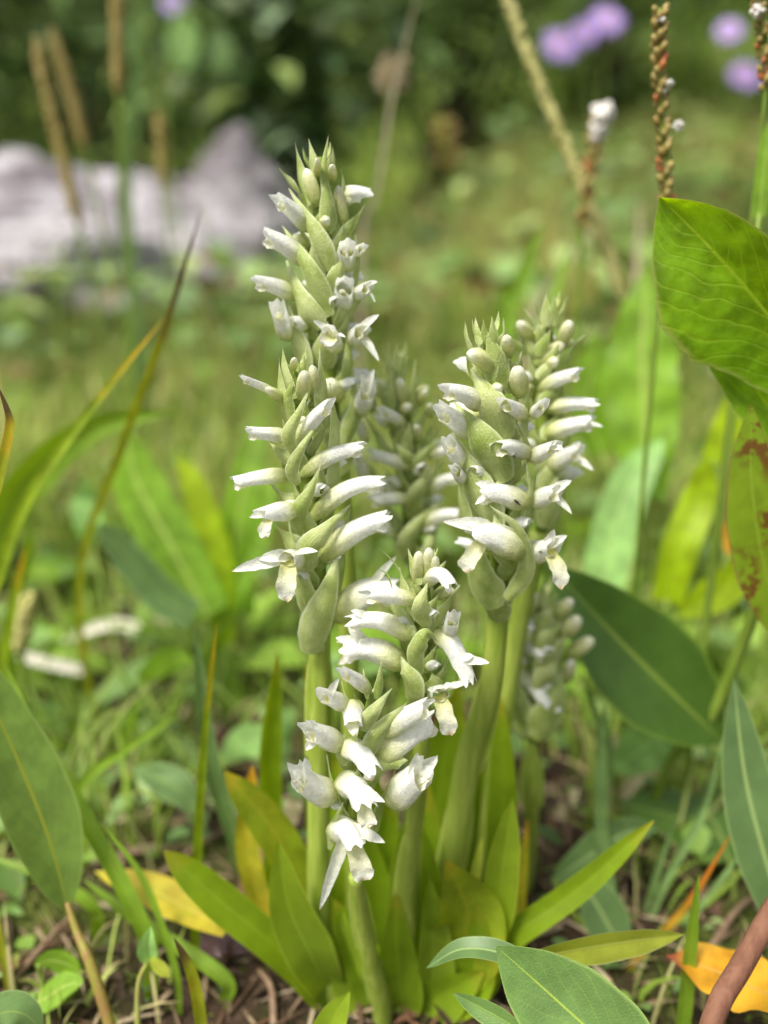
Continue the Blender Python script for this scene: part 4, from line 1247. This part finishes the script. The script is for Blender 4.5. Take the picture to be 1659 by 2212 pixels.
# blurred broad leaves behind, right
plant('big lobed light green leaf with a pale midrib, blurred behind the right spikes', [
    (82, [(1400, 1080), (1392, 900), (1388, 740), (1400, 565)], [.285, .29, .295, .30], 'bgleaf', 'lanc', dict(fold=.12, jag=.12, wave=.1, wf=4)),
    (50, [(1290, 1330), (1320, 1180), (1360, 1050), (1430, 950)], [.27, .275, .28, .285], 'pale', 'strap', dict(fold=.15))])
plant('yellow green curled leaves with browned edges at right, above the dark broad leaf', [
    (40, [(1440, 1300), (1470, 1180), (1510, 1080), (1530, 985)], [.245, .245, .25, .25], 'bright', 'strap', dict(fold=.15)),
    (42, [(1460, 1330), (1530, 1290), (1590, 1240), (1610, 1150)], [.235, .235, .235, .235], 'bright', 'ovate', dict(fold=.25, roll=.3)),
    (30, [(1570, 1200), (1590, 1160), (1600, 1120), (1595, 1080)], .235, 'orange', 'ovate', dict(roll=.2)),
    (34, [(1540, 1000), (1570, 930), (1590, 880), (1600, 840)], .26, 'bright', 'strap', dict())])
plant('dark bluish leaves in the shade at the right edge', [
    (46, [(1660, 1330), (1620, 1270), (1610, 1210), (1620, 1150)], .26, 'blue', 'ovate', dict(roll=.4)), (36, [(1300, 980), (1270, 880), (1280, 800), (1290, 720)], .30, 'bgleaf', 'strap', dict())])

# pale straws lying behind
for lab, pts, ys, w, m_ in [
    ('bleached dry straw lying in the grass at the left edge', [(180, 1450), (90, 1430), (0, 1405)], .27, 14, 'paledry'),
    ('bleached dry straw lying beneath the blurred seed clusters', [(300, 1355), (230, 1350), (130, 1385)], .30, 13, 'paledry'),
    ('short pale straw with pinkish end behind the bleached straws', [(440, 1305), (380, 1330), (320, 1340)], .32, 13, 'straw'),
    ('tan dry leaf strip standing behind the upright blue green blade', [(1340, 1800), (1325, 1680), (1330, 1580)], .21, 16, 'straw'),
    ('short tan straw between the pale leaf and the blue green blade', [(1330, 1760), (1360, 1700), (1400, 1665)], .205, 13, 'straw'),
    ('tan straw in the litter below the small compact spike', [(1190, 1790), (1220, 1740), (1250, 1700)], .215, 13, 'straw')]:
    blade(lab, w, pts, ys, m_, 'strap', cat='dry straw', name='dry_straw', ground=False)

# twigs on the soil
for i, (lab, a, b_) in enumerate([
    ('thin grey twig lying at the lower left corner', (0, 2150, .15), (165, 2000, .172)), ('short twig lying under the slender curved blade', (200, 1830, .19), (310, 1800, .195)),
    ('pale twig lying across the soil behind the yellow fallen leaf', (300, 1830, .185), (520, 1740, .21)), ('straw coloured twig below the clump leaves', (590, 2190, .142), (560, 2120, .155)),
    ('brown twig lying in the litter right of the clump', (1540, 2010, .165), (1640, 1900, .18)), ('thin twig standing behind the small compact spike', (1230, 1800, .2), (1215, 1700, .2))]):
    A, B = P(*a), P(*b_)
    A[2] = terrain(A[0], A[1]) + .001; B[2] = terrain(B[0], B[1]) + .004 + (.02 if i == 5 else 0)
    mid = (A + B) / 2 + np.array([.001, .002, .001])
    single('twig', lab, 'twig', *tube([A, mid, B], [.0009, .0008, .0005], 10, 6), MAT['twig'])

# ------------------------------------------------------------------ stalks and flowers behind
def seed_stalk(label, pts, y, hw, mat='tan', fuzzy=False, seed=0, group=None, foot=None):
    """a slim seed head on a stalk; pts from tip downwards to where the head ends"""
    rs = random.Random(seed)
    Q = [P(a[0], a[1], y) for a in pts]
    dirn = unit(Q[-1] - Q[-2])
    bx = Q[-1][0] + dirn[0] / max(.3, -dirn[2]) * (Q[-1][2] - terrain(Q[-1][0], y)) * .7
    g = GP(bx, y)
    t = Thing('seed_stalk', label, 'seed stalk', g, group)
    m = M(pts[0][1], y)
    v, f, u = tube([g, (g + Q[-1]) / 2 + np.array([.002, 0, 0]), Q[-1]] + Q[::-1][1:], [hw * (.13 if fuzzy else .35) * m] * 3, 24, 7)
    t.part('stalk', mesh('stalk', v, f, u, MAT['gstem']))
    plen = sum(math.dist(pts[i], pts[i + 1]) for i in range(len(pts) - 1))
    nn = max(24, int(plen / (hw * .45)))
    C = curve(Q, nn)
    ms = []
    for i, c in enumerate(C):
        for k in range(5):
            a = rs.uniform(0, 6.28)
            w = hw * m * (.45 + .55 * min(1, (i + 2) / 8, (nn - i + 2) / 8))
            p = c + np.array([math.cos(a) * w * .6, math.sin(a) * w * .6, rs.uniform(-1, 1) * m * 3])
            if fuzzy:
                d = unit(np.array([math.cos(a), math.sin(a), rs.uniform(-.3, .9)]))
                ms.append(ellipsoid(c + d * w * rs.uniform(.2, 1.0), (w * .10, w * rs.uniform(.25, .5)), 4, 4, d + np.array([0, 0, .4])))
                continue
            ms.append(ellipsoid(p, (w * .5, w * .75), 5, 4, (math.cos(a) * .5, math.sin(a) * .5, 1)))
    t.part('seed_head', mesh('seed_head', *join(*ms), MAT[mat]))
seed_stalk('tan seed head leaning left of the pale rock, the longer of two', [(78, 85), (110, 240), (140, 360), (168, 480)], .42, 13, 'tan', seed=1)
seed_stalk('brownish seed head just behind the longer leaning one', [(112, 68), (140, 160), (165, 250), (182, 320)], .50, 12, 'tan', seed=2)
seed_stalk('upright tan seed head cut by the top edge above the rock', [(252, -40), (254, 80), (256, 200)], .40, 14, 'tan', seed=3)
seed_stalk('small tan seed head standing before the rock', [(344, 245), (348, 320), (352, 400)], .48, 12, 'tan', seed=4)
seed_stalk('long yellowish seed head bending down right across the meadow', [(1075, -60), (1135, 110), (1205, 280), (1262, 420), (1310, 540), (1340, 640)], .30, 14, 'tan_g', seed=5)
seed_stalk('pale seed stalk with a fuzzy head behind the tallest orchid', [(850, 130), (846, 165), (842, 200)], .52, 34, 'straw', True, seed=6)
seed_stalk('thin straw coloured seed head, blurred, low in the meadow at left', [(60, 1290), (50, 1340), (45, 1400)], .24, 24, 'tan_g', seed=8)
seed_stalk('stubby brown seed head on a thick stalk in the mid meadow', [(955, 255), (962, 310), (970, 370)], .48, 30, 'tan', True, seed=9)

def bistort(label, pts, y, hw, flowers, seed=0):
    rs = random.Random(seed)
    Q = [P(a[0], a[1], y) for a in pts]
    g = GP(Q[-1][0] + .004, y + .005)
    t = Thing('bistort', label, 'bistort', g, 'bistort spikes rising behind the orchids')
    m = M(pts[0][1], y)
    v, f, u = tube([g, (g + Q[-1]) / 2, Q[-1]] + Q[::-1][1:], [hw * .4 * m] * 3 + [hw * .25 * m], 24, 7)
    t.part('stalk', mesh('stalk', v, f, u, MAT['gstem']))
    n = max(8, int(abs(pts[-1][1] - pts[0][1]) / 13))
    C = curve(Q, n)
    for i, c in enumerate(C):
        for k in range(2):
            a = i * 2.1 + k * 3.1 + rs.uniform(-.4, .4)
            p = c + np.array([math.cos(a) * hw * .75 * m, math.sin(a) * hw * .75 * m, rs.uniform(-3, 3) * m])
            r = hw * m * rs.uniform(.42, .62)
            t.part('bulbil', mesh('bulbil', *ellipsoid(p, (r, r * 1.5), 8, 6, (math.cos(a) * .6, math.sin(a) * .6, 1)), MAT['bulbil_r' if rs.random() < .1 else 'bulbil']))
    for fx, fy, fr in flowers:
        c = P(fx, fy, y - .001)
        j = C[np.argmin(np.linalg.norm(C - c, axis=1))]
        ms = [tube([j, c], [hw * .1 * m] * 2, 3, 5)]
        for k in range(14):
            d = unit(np.array([rs.gauss(0, 1), rs.gauss(0, 1), rs.gauss(.2, 1)]))
            ms.append(ellipsoid(c + d * fr * m * .6, (fr * m * .38, fr * m * .6), 6, 5, d))
        t.part('flower', mesh('flower', *join(*ms), MAT['whitefl']))
bistort('beaded brown bistort spike with two tiny pink white flowers, above the toothed leaf', [(1426, 18), (1424, 140), (1432, 290), (1440, 430)], .205, 15, [(1440, 188, 15), (1466, 272, 11), (1428, 40, 9)], 3)
bistort('bistort spike topped by one white flower cluster beside the bending seed head', [(1292, 262), (1284, 330), (1270, 400), (1258, 485)], .29, 16, [(1298, 245, 26), (1292, 285, 22)], 5)
bistort('pale bistort stalk cut by the right edge of the view', [(1632, -30), (1645, 80), (1655, 190)], .205, 13, [(1636, 25, 14)], 8)
plant('slim stalk with a narrow leaf at the right edge below the pale bistort', [(16, [(1640, 470), (1648, 380), (1662, 260)], .20, 'bgleaf', 'strap', dict(fold=.2))])

plant('tall stem with pale sage leaves hanging beyond the rock', [
    (34, [(392, 20), (396, 90), (396, 160)], 1.1, 'pale', 'ovate', dict(stalk=False)), (28, [(300, 30), (292, 80), (286, 130)], 1.1, 'sage', 'ovate', dict(stalk=False)),
    (26, [(470, 60), (480, 110), (478, 160)], 1.1, 'sage', 'ovate', dict(stalk=False))], stems=[([(360, 330), (372, 120), (392, 18)], [1.1, 1.1, 1.1], [5, 5, 4]), ([(300, 28), (392, 18), (470, 58)], [1.1, 1.1, 1.1], [3, 4, 3])])

def aster(label, px, py, y, r, tilt, seed):
    rs = random.Random(seed)
    c = P(px, py, y); m = M(py, y); rm = r * m
    g = GP(c[0] + rs.uniform(-.03, .03), y + .03)
    t = Thing('aster', label, 'flower', g, 'purple asters at the back of the meadow')
    v, f, u = tube([g, (g + c) / 2 + np.array([.01, 0, 0]), c], [rm * .06] * 2, 14, 6)
    t.part('stalk', mesh('stalk', v, f, u, MAT['gstem']))
    n = unit(np.array([rs.uniform(-.3, .3), -math.cos(tilt), math.sin(tilt)]))
    a = unit(np.cross(n, (0, 0, 1))); b = np.cross(n, a)
    t.part('disc', mesh('disc', *ellipsoid(c + n * rm * .05, (rm * .26, rm * .12), 10, 6, n), MAT['disc']))
    for k in range(15):
        th = 6.283 * k / 15 + rs.uniform(-.1, .1)
        d = a * math.cos(th) + b * math.sin(th)
        v, f, u = sheet([c + d * rm * .15, c + d * rm * .6 + n * rm * .08, c + d * rm * rs.uniform(.9, 1.05) - n * rm * .05], rm * .12, 'petal', nrm=n, nv=6, nu=3)
        t.part('ray', mesh('ray', v, f, u, MAT['ray']))
for i, (lab, x, y_, d, r) in enumerate([
    ('purple aster lowest and left of the overlapping three', 1210, 98, 1.0, 46), ('purple aster in the middle of the overlapping three', 1262, 72, 1.05, 36), ('purple aster highest of the overlapping three', 1312, 44, 1.0, 42),
    ('small pinkish purple aster near the beaded bistort spike', 1576, 66, 1.1, 33), ('purple aster below the small pinkish one', 1610, 162, 1.1, 40), ('lone purple aster above the rock', 374, 8, 1.2, 30)]):
    aster(lab, x, y_, d, r, .5, i + 1)

# ------------------------------------------------------------------ rocks
def rock(label, px, py, y, sx, sy, sz, seed, rot=0.0, sharp=.0):
    bm = bmesh.new()
    bmesh.ops.create_icosphere(bm, subdivisions=5, radius=1)
    off = Vector((seed * 3.1, seed * 1.7, seed * .9))
    for v in bm.verts:
        p = v.co.copy()
        k = 1 + .34 * mnoise.noise(p * 1.1 + off) + .16 * mnoise.noise(p * 2.6 + off) + .05 * mnoise.noise(p * 7 + off)
        q = p * k
        q.z = math.copysign(abs(q.z) ** (1 - sharp), q.z) if not sharp else q.z * (1 - sharp * .4) + .06 * math.floor(q.z * 4)
        q = Vector((q.x * sx, q.y * sy, q.z * sz))
        c, s = math.cos(rot), math.sin(rot)
        v.co = Vector((q.x * c - q.z * s, q.y, q.x * s + q.z * c))
    me = bpy.data.meshes.new('rock')
    bm.to_mesh(me); bm.free()
    me.polygons.foreach_set('use_smooth', np.ones(len(me.polygons), bool))
    me.materials.append(MAT['rock'])
    o = bpy.data.objects.new('rock', me)
    p = P(px, py, y)
    o.location = p
    col.objects.link(o)
    o['label'], o['category'] = label, 'rock'
    return o
rock('broad pale mauve rock with a rounded top behind the leaning seed heads', 180, 575, 1.30, .235, .16, .135, 2, .02, .25)
rock('peaked mauve grey rock right of the broad pale one', 515, 545, 1.40, .10, .10, .165, 5, -.1, 0)
rock('flat white rock slab at the left edge below the broad rock', 60, 585, 1.08, .16, .10, .06, 9, 0, .3)

# ------------------------------------------------------------------ shrubs behind
def shrub(label, x, y, w, h, n, cols, Ls, seed, dens=1.0):
    rs = np.random.default_rng(seed)
    rr = random.Random(seed)
    g = GP(x, y, -.01)
    t = Thing('shrub', label, 'shrub', g, 'shrubs along the bank behind the meadow')
    tips, ms = [], []
    for k in range(9):
        a = rr.uniform(0, 6.28); q = rr.uniform(.2, .9)
        tip = g + np.array([math.cos(a) * w * q, math.sin(a) * w * q * .7, h * rr.uniform(.5, .95)])
        mid = (g + tip) / 2 + np.array([rr.uniform(-.1, .1) * w, 0, .1 * h])
        ms.append(tube([g, mid, tip], [.012 * h + .004, .008 * h, .002], 8, 6))
        tips += [mid, tip, (mid + tip) / 2]
    t.part('branches', mesh('branches', *join(*ms), MAT['bark']))
    # clumps of leaves round the branch ends, a few strays
    cl = np.array(tips)[rs.integers(0, len(tips), n)]
    p = cl + rs.normal(0, 1, (n, 3)) * np.array([w, w * .7, h]) * .17
    p[:, 2] = np.maximum(p[:, 2], g[2] + .01)
    L = rs.uniform(*Ls, n)
    base = np.array([S(*c) for c in cols])[rs.integers(0, len(cols), n)]
    base[:, :3] *= rs.uniform(.75, 1.25, (n, 1))
    v, f, c = leaves(p, L, L * rs.uniform(.18, .32, n), rs.uniform(-.7, .9, n), rs.uniform(0, 6.28, n), base)
    mass('foliage', v, f, c, MAT['foliage'], None, None, parent=t)
dk = [(78, 106, 52), (96, 124, 66), (112, 140, 84), (60, 84, 46), (132, 158, 102), (148, 170, 98)]
md = [(98, 124, 58), (118, 144, 72), (136, 156, 90), (104, 130, 68)]
tl = [(110, 138, 100), (150, 174, 136), (88, 116, 78), (70, 98, 60), (176, 192, 160)]
for a in [('dark leafy shrub at the left end of the bank', -1.05, 2.1, .5, .75, 1500, dk, (.03, .07), 1),
          ('dark shrub rising right behind the broad pale rock', -.55, 2.2, .45, .8, 1600, dk + tl[:1], (.03, .07), 2),
          ('shrub with sage green leaves above the peaked rock', -.18, 2.0, .35, .72, 1200, tl + dk, (.04, .10), 3),
          ('dark green shrub behind the tallest orchid', .15, 2.3, .45, .75, 1500, dk + md[:1], (.03, .06), 4),
          ('lighter green shrub behind the overlapping asters', .62, 2.7, .5, .7, 1300, md + dk, (.03, .06), 5),
          ('dark shrub behind the lowest aster at the right', 1.1, 2.4, .5, .8, 1500, dk, (.03, .07), 6),
          ('far dark shrub high on the bank at left', -1.1, 3.4, .8, 1.2, 1600, dk, (.05, .1), 7),
          ('far green shrub high on the bank in the middle', 0.0, 3.6, .8, 1.2, 1600, dk + md, (.05, .1), 8),
          ('far dark shrub high on the bank at right', 1.2, 3.5, .8, 1.2, 1600, dk, (.05, .1), 9)]:
    shrub(*a)
